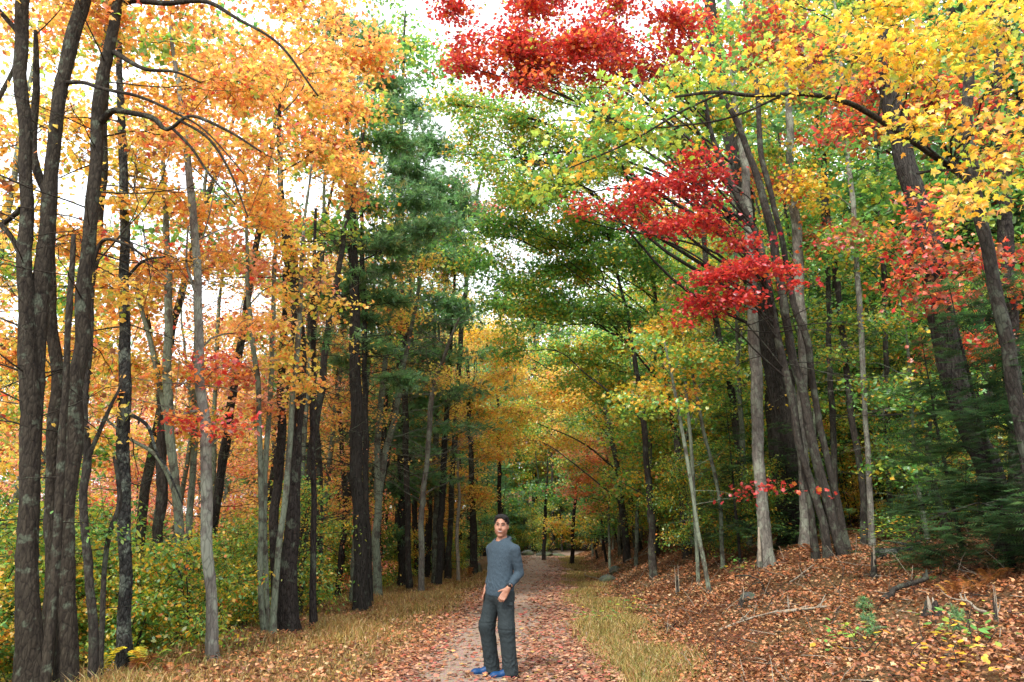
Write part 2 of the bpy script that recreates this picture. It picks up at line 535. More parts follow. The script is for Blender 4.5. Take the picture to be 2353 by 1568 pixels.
py = np.concatenate((np.linspace(-6, 30, 200), np.linspace(30.5, 62, 64)))
ps = np.linspace(-1, 1, 13)
rngp = np.random.default_rng(5)
edge = 1.15 + 0.05 * np.sin(py * 1.9) + 0.04 * np.sin(py * 4.3 + 1) + 0.012 * py
PX = path_x(py)[:, None] + ps[None] * edge[:, None]
PY = np.repeat(py[:, None], 13, 1)
sheet('path', PX, PY, ground_z(PX, PY) + 0.004 + 0.02 * (1 - ps[None] ** 4), M_PATH)

# pond behind the left trees
mw, n, l = new_mat('pond_water')
o_ = n.new('ShaderNodeOutputMaterial'); b_ = n.new('ShaderNodeBsdfPrincipled')
b_.inputs['Base Color'].default_value = (0.03, 0.04, 0.035, 1); b_.inputs['Roughness'].default_value = 0.08
nz_ = n.new('ShaderNodeTexNoise'); nz_.inputs['Scale'].default_value = 2.5
tc_ = n.new('ShaderNodeTexCoord'); l.new(tc_.outputs['Object'], nz_.inputs['Vector'])
bp_ = n.new('ShaderNodeBump'); bp_.inputs['Strength'].default_value = 0.12; l.new(nz_.outputs['Fac'], bp_.inputs['Height'])
l.new(bp_.outputs[0], b_.inputs['Normal']); l.new(b_.outputs[0], o_.inputs[0])
WX, WY = np.meshgrid(np.linspace(-110, -8, 8), np.linspace(-20, 92, 8))
sheet('pond', WX, WY, np.full_like(WX, -2.15), mw)


# ------------------------------------------------------------------ trees
LPOOL = {}


class Tree:
    def __init__(self, name, base, label=None, cat='tree', group=None, seed=0, bark='mid'):
        self.base = np.array(base, float)
        self.o = empty(name, tuple(self.base), label, cat, group)
        self.rng = np.random.default_rng(seed)
        self.bark = BARK[bark]
        self.trunks = []
        self.twig = MB()
        self.crown_mb = MB()
        self.leafrec = []

    def stem(self, pts, name='trunk', flare=True, sides=14, step=0.09, lump=0.05, extend=0.0, limb=False):
        """pts rows: x y z r (world)"""
        p = np.array(pts, float)
        if extend:
            d = p[-1, :3] - p[-2, :3]; d /= np.linalg.norm(d)
            d = d * 0.6 + np.array([0, 0, 0.4])
            p = np.vstack((p, np.append(p[-1, :3] + d * extend * .5, p[-1, 3] * 0.72), np.append(p[-1, :3] + d * extend, p[-1, 3] * 0.3)))
        L = np.linalg.norm(np.diff(p[:, :3], axis=0), axis=1).sum()
        n = int(np.clip(L / step, 6, 220))
        s = spline(p, n)
        s[:, 3] = np.maximum(s[:, 3], 0.003)
        rng = self.rng
        t = np.linspace(0, L, n)
        ph = rng.uniform(0, 6, 6)
        am = min(0.03, 0.25 * s[0, 3])
        s[:, 0] += am * (np.sin(t * 2.1 + ph[0]) + .5 * np.sin(t * 5.2 + ph[1])) * np.minimum(t, 1) * 0.6
        s[:, 1] += am * (np.sin(t * 1.8 + ph[2]) + .5 * np.sin(t * 4.7 + ph[3])) * np.minimum(t, 1) * 0.6
        ang = np.linspace(0, 2 * math.pi, sides, endpoint=False)
        R = s[:, 3][:, None] * (1 + lump * np.sin(ang[None] * 2 + t[:, None] * 1.3 + ph[4]) + lump * 0.8 * np.sin(ang[None] * 3 - t[:, None] * 2.9 + ph[5])
                                + lump * 0.7 * rng.standard_normal((n, sides)))
        if flare:
            f = np.exp(-t / (2.2 * s[0, 3] + 0.05))[:, None]
            R = R * (1 + f * (0.30 + 0.28 * np.sin(ang[None] * 4 + ph[0])))
        for _ in range(max(0, int(L * 0.5)) if not limb else 0):   # knots
            i = rng.integers(n // 6, n); j = rng.integers(sides)
            R[max(0, i - 1):i + 2, j] *= 1.22
        mb = MB()
        Pl = s[:, :3] - self.base
        tubes(mb, Pl, R[None] if False else R, sides, cap=True)
        o = mb.build(name, self.bark, self.o)
        self.trunks.append(s)
        return o

    def uvstem(self, rows, Y, ground=True, **kw):
        """rows (u, v, width px [, dY]) from the base up"""
        pts = []
        for r in rows:
            y = Y + (r[3] if len(r) > 3 else 0)
            w = P(r[0], r[1], y)
            pts.append((*w, 0.5 * r[2] * pxm(r[1], y)))
        pts = np.array(pts)
        if ground:
            g = gz(pts[0, 0], pts[0, 1]) - 0.08
            if pts[0, 2] > g:
                d = pts[0, :3] - pts[1, :3]
                x0 = pts[0, 0] + d[0] / max(abs(d[2]), 0.1) * min(pts[0, 2] - g, 1.0)
                pts = np.vstack(((x0, pts[0, 1], g, pts[0, 3] * 1.05), pts))
            else:
                pts[0, 2] = min(g, pts[1, 2] - 0.2) if pts[1, 2] - 0.2 > g else g
                pts = np.vstack((pts[:1], pts[1:][pts[1:, 2] > g + 0.1]))
        return self.stem(pts, **kw)

    def attach(self, c, lean=0.55):
        best = None
        for s in self.trunks:
            z = s[:, 2]
            dh = np.hypot(s[:, 0] - c[0], s[:, 1] - c[1])
            want = np.clip(c[2] - lean * dh, z[0] + 0.22 * (z[-1] - z[0]), z[-1] - 0.05)
            sc = np.abs(z - want) + 0.35 * dh
            i = int(np.argmin(sc))
            if best is None or sc[i] < best[0]: best = (sc[i], s[i])
        return best[1]

    def clump(self, c, rad, pal, tpl, size, cover, per=13, up=0.27, flat=0.32, spray=2.3, mat=None, bare=0.15, lim=True, limb_r=None, droop=0.55, subs=None, frm=None):
        rng = self.rng
        c = np.asarray(c, float); rad = np.asarray(rad, float)
        area = math.pi * rad[0] * rad[2]
        n = int(cover * area / (0.5 * 0.36 * size * size))
        ns = max(3, int(n / per))
        cand = [c[None]]
        if lim and self.trunks:
            a = self.attach(c) if frm is None else frm
            L = np.linalg.norm(c - a[:3])
            r0 = limb_r or min(a[3] * 0.42, 0.008 + 0.0065 * L)
            mid1 = a[:3] + (c - a[:3]) * 0.35 + np.array([0, 0, 0.10 * L]) + rng.normal(0, 0.05 * L, 3)
            mid2 = a[:3] + (c - a[:3]) * 0.7 + np.array([0, 0, 0.08 * L]) + rng.normal(0, 0.05 * L, 3)
            k = 14
            s = spline(np.array([a[:3], mid1, mid2, c]), k)
            s += rng.normal(0, 0.012 * min(L, 2), s.shape) * np.linspace(0, 1, k)[:, None]
            tubes(self.twig, s - self.base, np.linspace(r0, 0.3 * r0, k), 5)
            cand.append(s[k // 2:])
        nb = subs or int(np.clip(ns / 16, 3, 9))
        e = norm(rng.standard_normal((nb, 3))) * rng.uniform(.65, 1.0, (nb, 1)) * rad + c
        src = cand[-1][rng.integers(0, len(cand[-1]), nb)]
        k = 7
        tt = np.linspace(0, 1, k)[None, :, None]
        B = src[:, None] + (e - src)[:, None] * tt
        Lb = np.linalg.norm(e - src, axis=1)[:, None, None]
        B = B + np.array([0, 0, 1.0]) * (0.12 * Lb * np.sin(tt * math.pi)) + rng.normal(0, 1, (nb, k, 3)) * 0.03 * Lb * np.sin(tt * math.pi)
        rb = 0.004 + 0.0042 * Lb[:, :, 0]
        tubes(self.twig, B - self.base, rb * np.linspace(1, 0.35, k)[None], 4)
        cand.append(B.reshape(-1, 3))
        cand = np.concatenate(cand)
        # sprays
        q = norm(rng.standard_normal((ns, 3))) * (rng.random((ns, 1)) ** 0.45) * (1 + 0.38 * rng.standard_normal((ns, 1))).clip(.3, 1.9) * rad * np.array((1, 1, .9)) + c
        j = np.argmin(((q[:, None] - cand[None]) ** 2).sum(-1), 1)
        st = cand[j]
        k = 3
        tt = np.linspace(0, 1, k)[None, :, None]
        Lq = np.linalg.norm(q - st, axis=1)[:, None, None]
        Wt = st[:, None] + (q - st)[:, None] * tt + np.array([0, 0, 1.0]) * (0.08 * Lq * np.sin(tt * math.pi)) + rng.normal(0, 1, (ns, k, 3)) * 0.06 * Lq * np.sin(tt * math.pi)
        tubes(self.twig, Wt - self.base, (0.0028 + 0.0028 * Lq[:, :, 0]).clip(0, 0.012) * np.linspace(1, 0.4, k)[None], 3)
        # leaves
        live = np.nonzero(rng.random(ns) > bare)[0]
        if len(live) == 0: return
        g = np.repeat(live, per)
        t = rng.uniform(0.25, 1.08, len(g))[:, None]
        d = q[g] - st[g]
        pos = st[g] + d * t + rng.normal(0, 1, (len(g), 3)) * np.array([1, 1, flat]) * size * spray
        self._leaf(pos, pal, tpl, size, g, norm(d) * 0.6, up, droop)

    def _leaf(self, pos, pal, tpl, size, g, direc, up, droop):
        col = colours(self.rng, pal, len(pos), g)
        self.leafrec.append((pos, col, size, tpl, up, direc, droop))

    def bare(self, zlo, zhi, n, L, r=0.012, droop=-0.1, side=None, twigs=5):
        """dead bare side branches with twiglets"""
        rng = self.rng
        s = self.trunks[0]
        sel = s[(s[:, 2] > zlo) & (s[:, 2] < zhi)]
        if len(sel) == 0: return
        a = sel[rng.integers(0, len(sel), n)]
        th = rng.uniform(0, 2 * math.pi, n)
        LL = L * rng.uniform(.35, 1.1, n)
        d = np.stack((np.cos(th), np.sin(th), droop + rng.normal(0, .22, n)), 1)
        k = 8
        tt = np.linspace(0, 1, k)[None, :, None]
        B = a[:, None, :3] + d[:, None] * LL[:, None, None] * tt + rng.normal(0, .022, (n, k, 3)) * LL[:, None, None] * tt
        B[:, :, 2] += (0.12 * rng.normal(0, 1, (n, 1)) * tt[:, :, 0] ** 2 * LL[:, None])
        tubes(self.twig, B - self.base, np.minimum(r * LL / L, a[:, 3] * .6)[:, None] * np.linspace(1, .25, k)[None], 4)
        m = n * twigs
        i = rng.integers(0, n, m); j = rng.integers(2, k, m)
        st = B[i, j]
        dd = norm(d[i] + rng.normal(0, .7, (m, 3))) * (LL[i] * rng.uniform(.12, .4, m))[:, None]
        W = st[:, None] + dd[:, None] * np.linspace(0, 1, 4)[None, :, None] + rng.normal(0, .02, (m, 4, 3)) * LL[i][:, None, None]
        W[:, 0] = st
        tubes(self.twig, W - self.base, np.full((m, 1), r * .35) * np.linspace(1, .4, 4)[None], 3)

    def uvclump(self, u, v, ru, rv, Y, pal, tpl=T_STAR, size=0.085, cover=1.5, depth=None, **kw):
        s = pxm(v, Y)
        c = P(u, v, Y); rad = np.array((ru * s, (depth or 0.5 * (ru + rv)) * s, rv * s))
        if pal == 'pine':
            rad[2] *= 1.25
            return self.clump(c, rad, pal, tpl, size, cover, **kw)
        for k in range(3):                                # three uneven lobes instead of one ball
            o = self.rng.normal(0, .5, 3).clip(-.9, .9) * rad * np.array((1, 1.3, 1))
            self.clump(c + o, rad * self.rng.uniform(.5, .8, 3), pal, tpl, size, cover * .8, frm=None if k == 0 else np.append(c0, .010), **kw)
            if k == 0: c0 = c + o

    def uvlimb(self, rows, Y, name='branch'):
        pts = []
        for r in rows:
            y = Y + (r[3] if len(r) > 3 else 0)
            pts.append((*P(r[0], r[1], y), 0.5 * r[2] * pxm(r[1], y)))
        return self.stem(pts, name=name, flare=False, sides=8, step=0.07, lump=0.05, limb=True)

    def done(self, mat=None, single=0, crown='crown'):
        mat = mat or LEAF
        rng = self.rng
        if self.leafrec and single:
            # the leaves that show largest become objects of their own
            allp = np.concatenate([r[0] for r in self.leafrec])
            y = np.maximum(allp[:, 1], 0.5)
            fwd = y * math.cos(PITCH) + (allp[:, 2] - CAM_Z) * math.sin(PITCH)
            upc = (allp[:, 2] - CAM_Z) * math.cos(PITCH) - y * math.sin(PITCH)
            u = CX + FPX * allp[:, 0] / fwd; v = CY - FPX * upc / fwd
            ok = (u > 8) & (u < 2345) & (v > 8) & (v < 1560)
            key = np.where(ok, np.concatenate([np.full(len(r[0]), r[2]) for r in self.leafrec]) / fwd, -1)
            top = np.argsort(-key)[:single]
            mask = np.zeros(len(allp), bool); mask[top] = True
            i0 = 0; rec = []; k = 0
            for pos, col, size, tpl, up, direc, droop in self.leafrec:
                mk = mask[i0:i0 + len(pos)]; i0 += len(pos)
                for p_, c_ in zip(pos[mk], col[mk]):
                    me = leaf_mesh(tpl, c_, k); k += 1
                    o = bpy.data.objects.new('leaf', me)
                    o.location = tuple(p_ - self.base)
                    q = rng.normal(0, 0.55, 2)
                    o.rotation_euler = (q[0] - 0.45, q[1], rng.uniform(0, 6.28))
                    s = size * rng.uniform(.75, 1.2)
                    o.scale = (s, s, s)
                    link(o, self.o)
                rec.append((pos[~mk], col[~mk], size, tpl, up, direc[~mk], droop))
            self.leafrec = rec
        if self.twig.n:
            o = self.twig.build('twigs', self.bark, self.o); o['kind'] = 'stuff'
        if self.leafrec:
            for pos, col, size, tpl, up, direc, droop in self.leafrec:
                leaves(self.crown_mb, tpl, pos - self.base, size, col, rng, up, direc, droop)
            o = self.crown_mb.build(crown, mat, self.o, color=True, smooth=False); o['kind'] = 'stuff'
        return self.o


def leaf_mesh(tpl, c, k):
    key = (id(tpl), tuple(np.round(np.array(c) * 7).astype(int)))
    if key not in LPOOL:
        mb = MB(); V, t = tpl
        mb.add(V, t=t, c=np.repeat(np.array(c)[None], len(V), 0))
        LPOOL[key] = mb.mesh('leaf', LEAF, False, True)
    return LPOOL[key]


def uvtree(name, row, Y, label, group=None, seed=0, bark='mid', cat='tree'):
    b = P(row[0], row[1], Y)
    return Tree(name, (b[0], Y, gz(b[0], Y)), label, cat, group, seed, bark)


LT = 'trees standing along the left edge of the path'
RT = 'trees standing on the leafy right bank'

# ---------- left row, from the frame edge inwards
t = uvtree('maple_tree', (75, 1568), 8.5, 'leftmost double-stemmed brown maple forking high above its broad base', LT, 11, 'brown')
t.uvstem([(72, 1575, 68), (66, 1430, 54), (66, 1284, 47), (68, 1100, 43), (66, 984, 41), (64, 784, 34), (60, 575, 31), (56, 400, 28), (54, 200, 27), (50, 0, 26)], 8.5, extend=3.5, sides=18)
t.uvstem([(72, 1060, 40, .1), (82, 860, 38, .1), (92, 700, 35, .1), (103, 575, 34, .1), (114, 425, 31, .1), (128, 310, 30, .1), (146, 190, 30, .1), (162, 90, 30, .1), (190, 0, 29, .1)], 8.5, ground=False, flare=False, extend=3.5)
t.uvlimb([(104, 440, 20, .15), (82, 380, 18, .3), (76, 310, 17, .4), (86, 210, 15, .4), (82, 130, 12, .4), (80, 70, 8, .4)], 8.5)
t.uvlimb([(48, 480, 14), (20, 505, 11, .1), (-20, 530, 9, .2)], 8.5)
t.uvlimb([(55, 90, 14), (30, 60, 11), (-10, 15, 9)], 8.5)
t.uvlimb([(60, 620, 15), (35, 560, 12), (5, 520, 11), (-30, 500, 9)], 8.5)
t.uvlimb([(150, 190, 11, .1), (190, 190, 9, 0), (240, 205, 8, -.2), (320, 222, 7, -.3), (400, 258, 6, -.4), (470, 300, 4, -.5), (560, 400, 3, -.6)], 8.5)
for b in [(40, 60, 120, 90), (-40, 330, 90, 120), (150, -60, 130, 90), (-20, 640, 70, 120), (330, -40, 150, 80)]:
    t.uvclump(*b, 9.0, 'orange', T_MAPLE, .078, 0.65)
t.bare(2.5, 7, 26, 1.6, .011, .15, twigs=7)
t.done(single=40)

t = uvtree('maple_tree', (150, 1568), 8.8, 'straight brown maple with grey green patches, right of the leftmost fork', LT, 12, 'brown')
t.uvstem([(150, 1575, 52), (155, 1384, 40), (155, 1234, 36), (165, 1034, 35), (170, 884, 34), (190, 784, 34), (200, 600, 31), (212, 450, 28), (220, 350, 26), (232, 200, 25), (255, 100, 23), (270, 0, 21)], 8.8, extend=3.5, sides=18)
t.uvlimb([(233, 280, 17), (258, 255, 15, -.1), (290, 258, 14, -.2), (350, 270, 13, -.3), (378, 296, 11, -.3), (396, 294, 9, -.3), (440, 268, 8, -.4), (520, 300, 6, -.5), (600, 350, 4, -.6)], 8.8)
t.uvlimb([(395, 294, 7, -.3), (440, 340, 6, -.3), (480, 400, 5, -.3), (540, 470, 3, -.4)], 8.8)
t.uvlimb([(405, 272, 7, -.35), (480, 320, 6, -.4), (530, 400, 5, -.4), (570, 500, 3, -.4)], 8.8)
t.uvlimb([(268, 20, 16), (300, 2, 14), (380, 8, 12, -.2), (470, 5, 11, -.3), (540, 40, 8, -.4), (640, 100, 6, -.5), (730, 220, 4, -.5)], 8.8)
t.uvlimb([(262, 120, 12), (330, 158, 9, -.2), (400, 165, 6, -.3), (460, 190, 4, -.4)], 8.8)
t.uvlimb([(195, 690, 10), (230, 560, 8), (285, 560, 7, -.2), (330, 590, 5, -.2)], 8.8)
for b in [(300, 120, 110, 90), (470, 60, 150, 90), (640, 60, 150, 100), (560, 210, 130, 90), (420, 230, 90, 70), (700, 190, 110, 80), (610, 330, 110, 70), (330, 330, 80, 60)]:
    t.uvclump(*b, 9.6, 'orange', T_MAPLE, .078, 0.74)
t.bare(2.5, 8, 30, 2.0, .012, .1, twigs=7)
t.done(single=120)

t = uvtree('slender_tree', (105, 1568), 9.6, 'slim dark stem just behind the two leftmost maples', LT, 13, 'brown')
t.uvstem([(105, 1568, 30), (112, 1400, 28), (120, 1100, 27), (125, 984, 26), (132, 884, 25), (120, 784, 25), (115, 700, 24), (117, 600, 22), (122, 480, 16), (130, 330, 10)], 9.6)
for b in [(150, 520, 90, 80), (60, 800, 90, 80), (200, 860, 80, 80), (20, 950, 70, 60)]:
    t.uvclump(*b, 10.2, 'orange', T_STAR, .078, 0.79)
t.done()

t = uvtree('broken_snag', (107, 1568), 8.2, 'thin broken dead stem leaning between the two leftmost maples', LT, 14, 'brown')
t.uvstem([(105, 1575, 22), (117, 1434, 20), (127, 1284, 18), (137, 1109, 17), (150, 934, 16), (155, 784, 14), (161, 650, 13), (170, 540, 10)], 8.2, lump=.08)
t.bare(1, 5, 6, .5, .01)
t.done()

t = uvtree('slender_tree', (215, 1568), 9.6, 'crooked thin brown stem right of the grey patched maple', LT, 15, 'mid')
t.uvstem([(214, 1572, 22), (215, 1434, 20), (205, 1334, 18), (195, 1234, 17), (192, 1134, 17), (200, 1059, 18), (196, 934, 14), (206, 784, 13), (214, 600, 11), (226, 420, 8)], 9.6)
t.uvlimb([(198, 1060, 13), (225, 1000, 10), (255, 930, 8), (275, 890, 6), (283, 850, 4)], 9.6)
for b in [(260, 700, 70, 60), (210, 980, 60, 60), (300, 460, 70, 60)]:
    t.uvclump(*b, 10, 'gold', T_STAR, .078, 0.70)
t.done()

t = uvtree('slender_tree', (230, 1544), 10, 'thinnest bent stem hooked over beside the scaly dark trunk', LT, 16, 'mid')
t.uvstem([(230, 1550, 13), (235, 1434, 12), (238, 1334, 11), (250, 1234, 11), (272, 1164, 11), (271, 1104, 9), (262, 1050, 6)], 10)
t.bare(0.5, 4, 8, .8, .008)
t.uvclump(240, 1200, 60, 60, 10, 'green', T_OVAL, .075, .8)
t.done()

t = uvtree('black_barked_tree', (287, 1500), 10.5, 'straight trunk with flaky near-black bark and pale flecks', LT, 17, 'scaly')
t.uvstem([(287, 1500, 34), (286, 1384, 29), (285, 1234, 28), (285, 1084, 27), (285, 934, 26), (287, 784, 24), (285, 700, 23), (287, 550, 21), (282, 400, 18), (280, 250, 15), (272, 115, 12), (268, -40, 10)], 10.5, sides=22, step=.05, lump=.055, extend=3)
t.uvlimb([(296, 950, 10), (340, 980, 8, -.2), (360, 1040, 6, -.2), (385, 1080, 5, -.2), (420, 1160, 3, -.2)], 10.5)
t.uvlimb([(282, 900, 9), (240, 960, 7, -.2), (205, 1060, 5, -.3)], 10.5)
t.uvlimb([(290, 640, 7), (330, 600, 6), (380, 590, 4)], 10.5)
t.bare(2, 8, 22, 1.4, .012)
for b in [(330, 420, 100, 80), (270, 60, 110, 90), (200, 260, 80, 80), (390, 120, 100, 80)]:
    t.uvclump(*b, 11.4, 'gold', T_MAPLE, .08, 0.70)
t.done(single=40)

t = uvtree('maple_tree', (412, 1440), 13, 'lichen-covered forked trunk left of the pale straight trunk', LT, 18, 'lichen')
t.uvstem([(414, 1450, 24), (413, 1284, 22), (410, 1184, 21), (398, 1084, 20), (388, 934, 20), (385, 784, 18), (387, 650, 17), (384, 550, 15), (376, 420, 11), (372, 300, 8)], 13)
t.uvlimb([(410, 1160, 14), (385, 1090, 12, .1), (350, 1040, 9, .2), (300, 1010, 7, .2), (240, 960, 5, .2)], 13)
t.uvlimb([(392, 1020, 16), (375, 920, 14, .2), (350, 800, 12, .2), (320, 700, 9, .2), (290, 600, 6, .2)], 13)
for b in [(380, 620, 90, 80), (300, 760, 80, 70), (440, 480, 100, 80), (330, 900, 80, 70), (420, 300, 110, 80), (430, 860, 70, 60)]:
    t.uvclump(*b, 13.5, 'orange', T_STAR, .078, 0.87)
t.done()

t = uvtree('maple_tree', (375, 1484), 14, 'grey brown trunk behind the lichen-covered fork', LT, 19, 'mid')
t.uvstem([(380, 1484, 24), (372, 1334, 22), (362, 1234, 22), (370, 1134, 24), (372, 1034, 22), (370, 909, 19), (350, 800, 15), (330, 700, 11), (300, 560, 8)], 14)
for b in [(300, 640, 80, 60), (260, 820, 70, 70), (400, 960, 70, 60)]:
    t.uvclump(*b, 14.4, 'gold', T_STAR, .078, 0.87)
t.done()

t = uvtree('maple_tree', (487, 1480), 11, 'pale grey straight trunk at the grass edge with red orange sprigs halfway up', LT, 20, 'grey')
t.uvstem([(487, 1480, 27), (485, 1384, 25), (480, 1284, 25), (476, 1184, 25), (473, 1084, 24), (470, 984, 23), (461, 884, 22), (459, 784, 20), (455, 700, 19), (450, 575, 17), (440, 450, 16), (425, 300, 13), (410, 200, 11), (400, 125, 9), (385, -20, 7)], 11, sides=18, extend=2)
t.uvlimb([(456, 690, 9), (438, 640, 7), (428, 600, 5), (432, 520, 4)], 11)
t.uvlimb([(466, 950, 8), (440, 945, 6, -.1), (400, 965, 4, -.2)], 11)
for b in [(420, 950, 50, 35), (500, 980, 60, 40), (440, 830, 60, 40)]:
    t.uvclump(*b, 10.6, 'redorange', T_MAPLE, .08, .9)
for b in [(520, 120, 120, 90), (440, 380, 100, 80), (550, 420, 100, 80), (350, 200, 90, 90), (620, 520, 80, 60), (500, 620, 90, 70), (580, 730, 80, 60)]:
    t.uvclump(*b, 11.8, 'orange', T_MAPLE, .08, 0.83)
t.bare(3, 8, 30, 1.6, .009, .2, twigs=7)
t.done(single=80)

t = uvtree('slender_tree', (607, 1444), 13.3, 'slim lichen-grey trunk, leftmost of the tight clump at the grass edge', LT, 21, 'lichen')
t.uvstem([(607, 1446, 15), (600, 1384, 13), (597, 1284, 12), (600, 1134, 12), (597, 984, 12), (592, 884, 12), (580, 784, 11), (570, 650, 9), (566, 520, 7), (560, 350, 5)], 13.3)
for b in [(560, 560, 80, 70), (640, 660, 70, 50), (540, 860, 70, 60), (600, 940, 60, 50)]:
    t.uvclump(*b, 13.6, 'coral', T_STAR, .08, 0.70)
t.done()
t = uvtree('slender_tree', (612, 1420), 13.6, 'slim lichen-grey trunk, second from the left in the tight clump', LT, 22, 'lichen')
t.uvstem([(614, 1424, 13), (607, 1134, 12), (612, 1034, 12), (622, 909, 12), (625, 784, 11), (632, 600, 9), (640, 450, 7), (650, 300, 5)], 13.6)
for b in [(700, 330, 100, 70), (660, 480, 80, 60), (620, 820, 60, 50)]:
    t.uvclump(*b, 14, 'gold', T_STAR, .08, 0.87)
t.done()
t = uvtree('maple_tree', (660, 1430), 13.9, 'thick dark flared trunk with a burl high up, in the tight clump', LT, 23, 'dark')
t.uvstem([(662, 1434, 44), (662, 1334, 38), (672, 1184, 32), (682, 1034, 26), (690, 884, 22), (692, 784, 20), (676, 660, 23), (662, 575, 34), (655, 540, 20), (648, 440, 13), (640, 250, 8)], 13.9, sides=18, extend=2)
for b in [(720, 60, 120, 90), (600, 260, 120, 90), (760, 260, 100, 80), (800, 110, 100, 80), (650, 150, 110, 80), (820, 380, 80, 60)]:
    t.uvclump(*b, 14.2, 'orange', T_STAR, .09, 1.00)
t.bare(5, 10, 20, 2.0, .014)
t.done()
t = uvtree('slender_tree', (627, 1434), 13.1, 'leaning lichen-grey stem in front of the thick dark flared trunk', LT, 24, 'lichen')
t.uvstem([(627, 1436, 16), (635, 1334, 14), (645, 1234, 13), (660, 1084, 13), (672, 934, 13), (685, 784, 12), (690, 660, 10), (700, 520, 7), (715, 380, 5)], 13.1)
for b in [(700, 560, 70, 60), (740, 680, 70, 50), (650, 880, 60, 60)]:
    t.uvclump(*b, 13.2, 'gold', T_STAR, .08, 0.83)
t.done()
t = uvtree('slender_tree', (640, 1410), 14.6, 'dark trunk half hidden behind the tight clump', LT, 25, 'dark')
t.uvstem([(636, 1414, 24), (632, 1200, 22), (645, 1000, 19), (650, 800, 15), (655, 620, 10)], 14.6)
t.done()

t = uvtree('dead_pine', (720, 1420), 14.5, 'bare straight dark pole of a pine ringed with dead twigs', LT, 26, 'dark')
t.uvstem([(720, 1420, 16), (720, 1284, 14), (720, 1100, 13), (718, 900, 12), (720, 784, 11), (722, 620, 9), (724, 480, 6)], 14.5)
t.bare(1.2, 9, 90, 1.5, .010, -.12, twigs=6)
t.uvclump(740, 780, 80, 25, 14.6, 'pine', T_TUFT, .17, .8, per=8, up=.3, spray=.8)
t.done(NEEDLE)

t = uvtree('white_pine', (830, 1384), 18, 'tall thick pine trunk at the grass edge with dark ridged bark', LT, 27, 'ridged')
t.uvstem([(831, 1386, 33), (826, 1234, 29), (820, 1084, 28), (818, 934, 27), (816, 784, 24), (812, 600, 21), (808, 450, 17), (800, 300, 12), (795, 150, 8), (790, 20, 4)], 18, sides=18)
for b in [(800, 130, 80, 26), (880, 190, 90, 28), (850, 265, 110, 26), (740, 210, 60, 22), (900, 320, 100, 26), (780, 380, 70, 22), (930, 400, 90, 24), (950, 465, 110, 26), (830, 470, 60, 20), (980, 530, 90, 24), (900, 570, 90, 22), (860, 90, 70, 24), (820, 640, 60, 18), (770, 60, 60, 26)]:
    t.uvclump(*b, 18.2, 'pine', T_TUFT, .22, 4.0, depth=b[2] * .8, per=9, up=.25, spray=.75, bare=.05, droop=-.25)
t.bare(2.5, 9, 60, 2.0, .014, -.1)
t.done(NEEDLE)
t = uvtree('white_pine', (848, 1370), 19, 'thinner pine trunk close behind the tall thick pine', LT, 28, 'ridged')
t.uvstem([(850, 1374, 16), (843, 1184, 14), (840, 1034, 13), (838, 784, 12), (834, 650, 11), (831, 530, 9), (830, 380, 6), (830, 250, 3)], 19)
for b in [(800, 660, 60, 22), (880, 620, 60, 22), (840, 740, 70, 22), (790, 830, 60, 20), (900, 690, 70, 24), (760, 700, 60, 22), (870, 800, 70, 24), (920, 870, 60, 24), (780, 560, 70, 22), (900, 540, 80, 24)]:
    t.uvclump(*b, 19.2, 'pine', T_TUFT, .22, 3.2, depth=b[2] * .8, per=9, up=.25, spray=.75, bare=.05, droop=-.25)
t.bare(2, 9, 50, 2.0, .012, -.1)
t.done(NEEDLE)
t = uvtree('white_pine', (905, 1350), 26, 'pine with soft green plumes reaching toward the gap of sky', LT, 29, 'ridged')
t.uvstem([(925, 1345, 22), (923, 1084, 19), (920, 800, 16), (918, 600, 12), (915, 420, 8), (912, 260, 4)], 26)
for b in [(940, 250, 70, 24), (990, 330, 80, 24), (1000, 430, 90, 26), (1020, 500, 80, 26), (920, 360, 70, 22), (960, 600, 90, 24), (1040, 600, 70, 22), (1040, 705, 80, 26), (960, 740, 80, 26), (870, 690, 70, 24), (1000, 820, 70, 24), (930, 880, 80, 24), (990, 920, 70, 26), (900, 1000, 80, 28), (980, 1100, 70, 28), (900, 1130, 70, 28), (1000, 540, 90, 26), (1050, 460, 70, 22), (880, 1230, 60, 26)]:
    t.uvclump(*b, 26, 'pine', T_TUFT, .26, 4.2, depth=b[2] * .8, per=9, up=.25, spray=.75, bare=.05, droop=-.25)
t.bare(2, 10, 40, 2.4, .014, -.1)
t.done(NEEDLE)

t = uvtree('maple_tree', (868, 1330), 21, 'grey forked trunk rising right of the paired pine trunks', LT, 30, 'lichen')
t.uvstem([(866, 1362, 20), (866, 1234, 18), (873, 1109, 17), (888, 1034, 15), (908, 959, 13), (923, 859, 12), (945, 760, 10), (965, 640, 7)], 21)
t.uvstem([(866, 1150, 14), (868, 1034, 14), (877, 909, 13), (889, 784, 11), (900, 640, 8)], 21, ground=False, flare=False)
for b in [(900, 480, 60, 40), (860, 560, 70, 50), (930, 700, 70, 50), (990, 640, 60, 40), (880, 760, 60, 50)]:
    t.uvclump(*b, 21, 'gold', T_STAR, .078, 0.48)
t.bare(3, 10, 50, 2.2, .012, .25)
t.done()

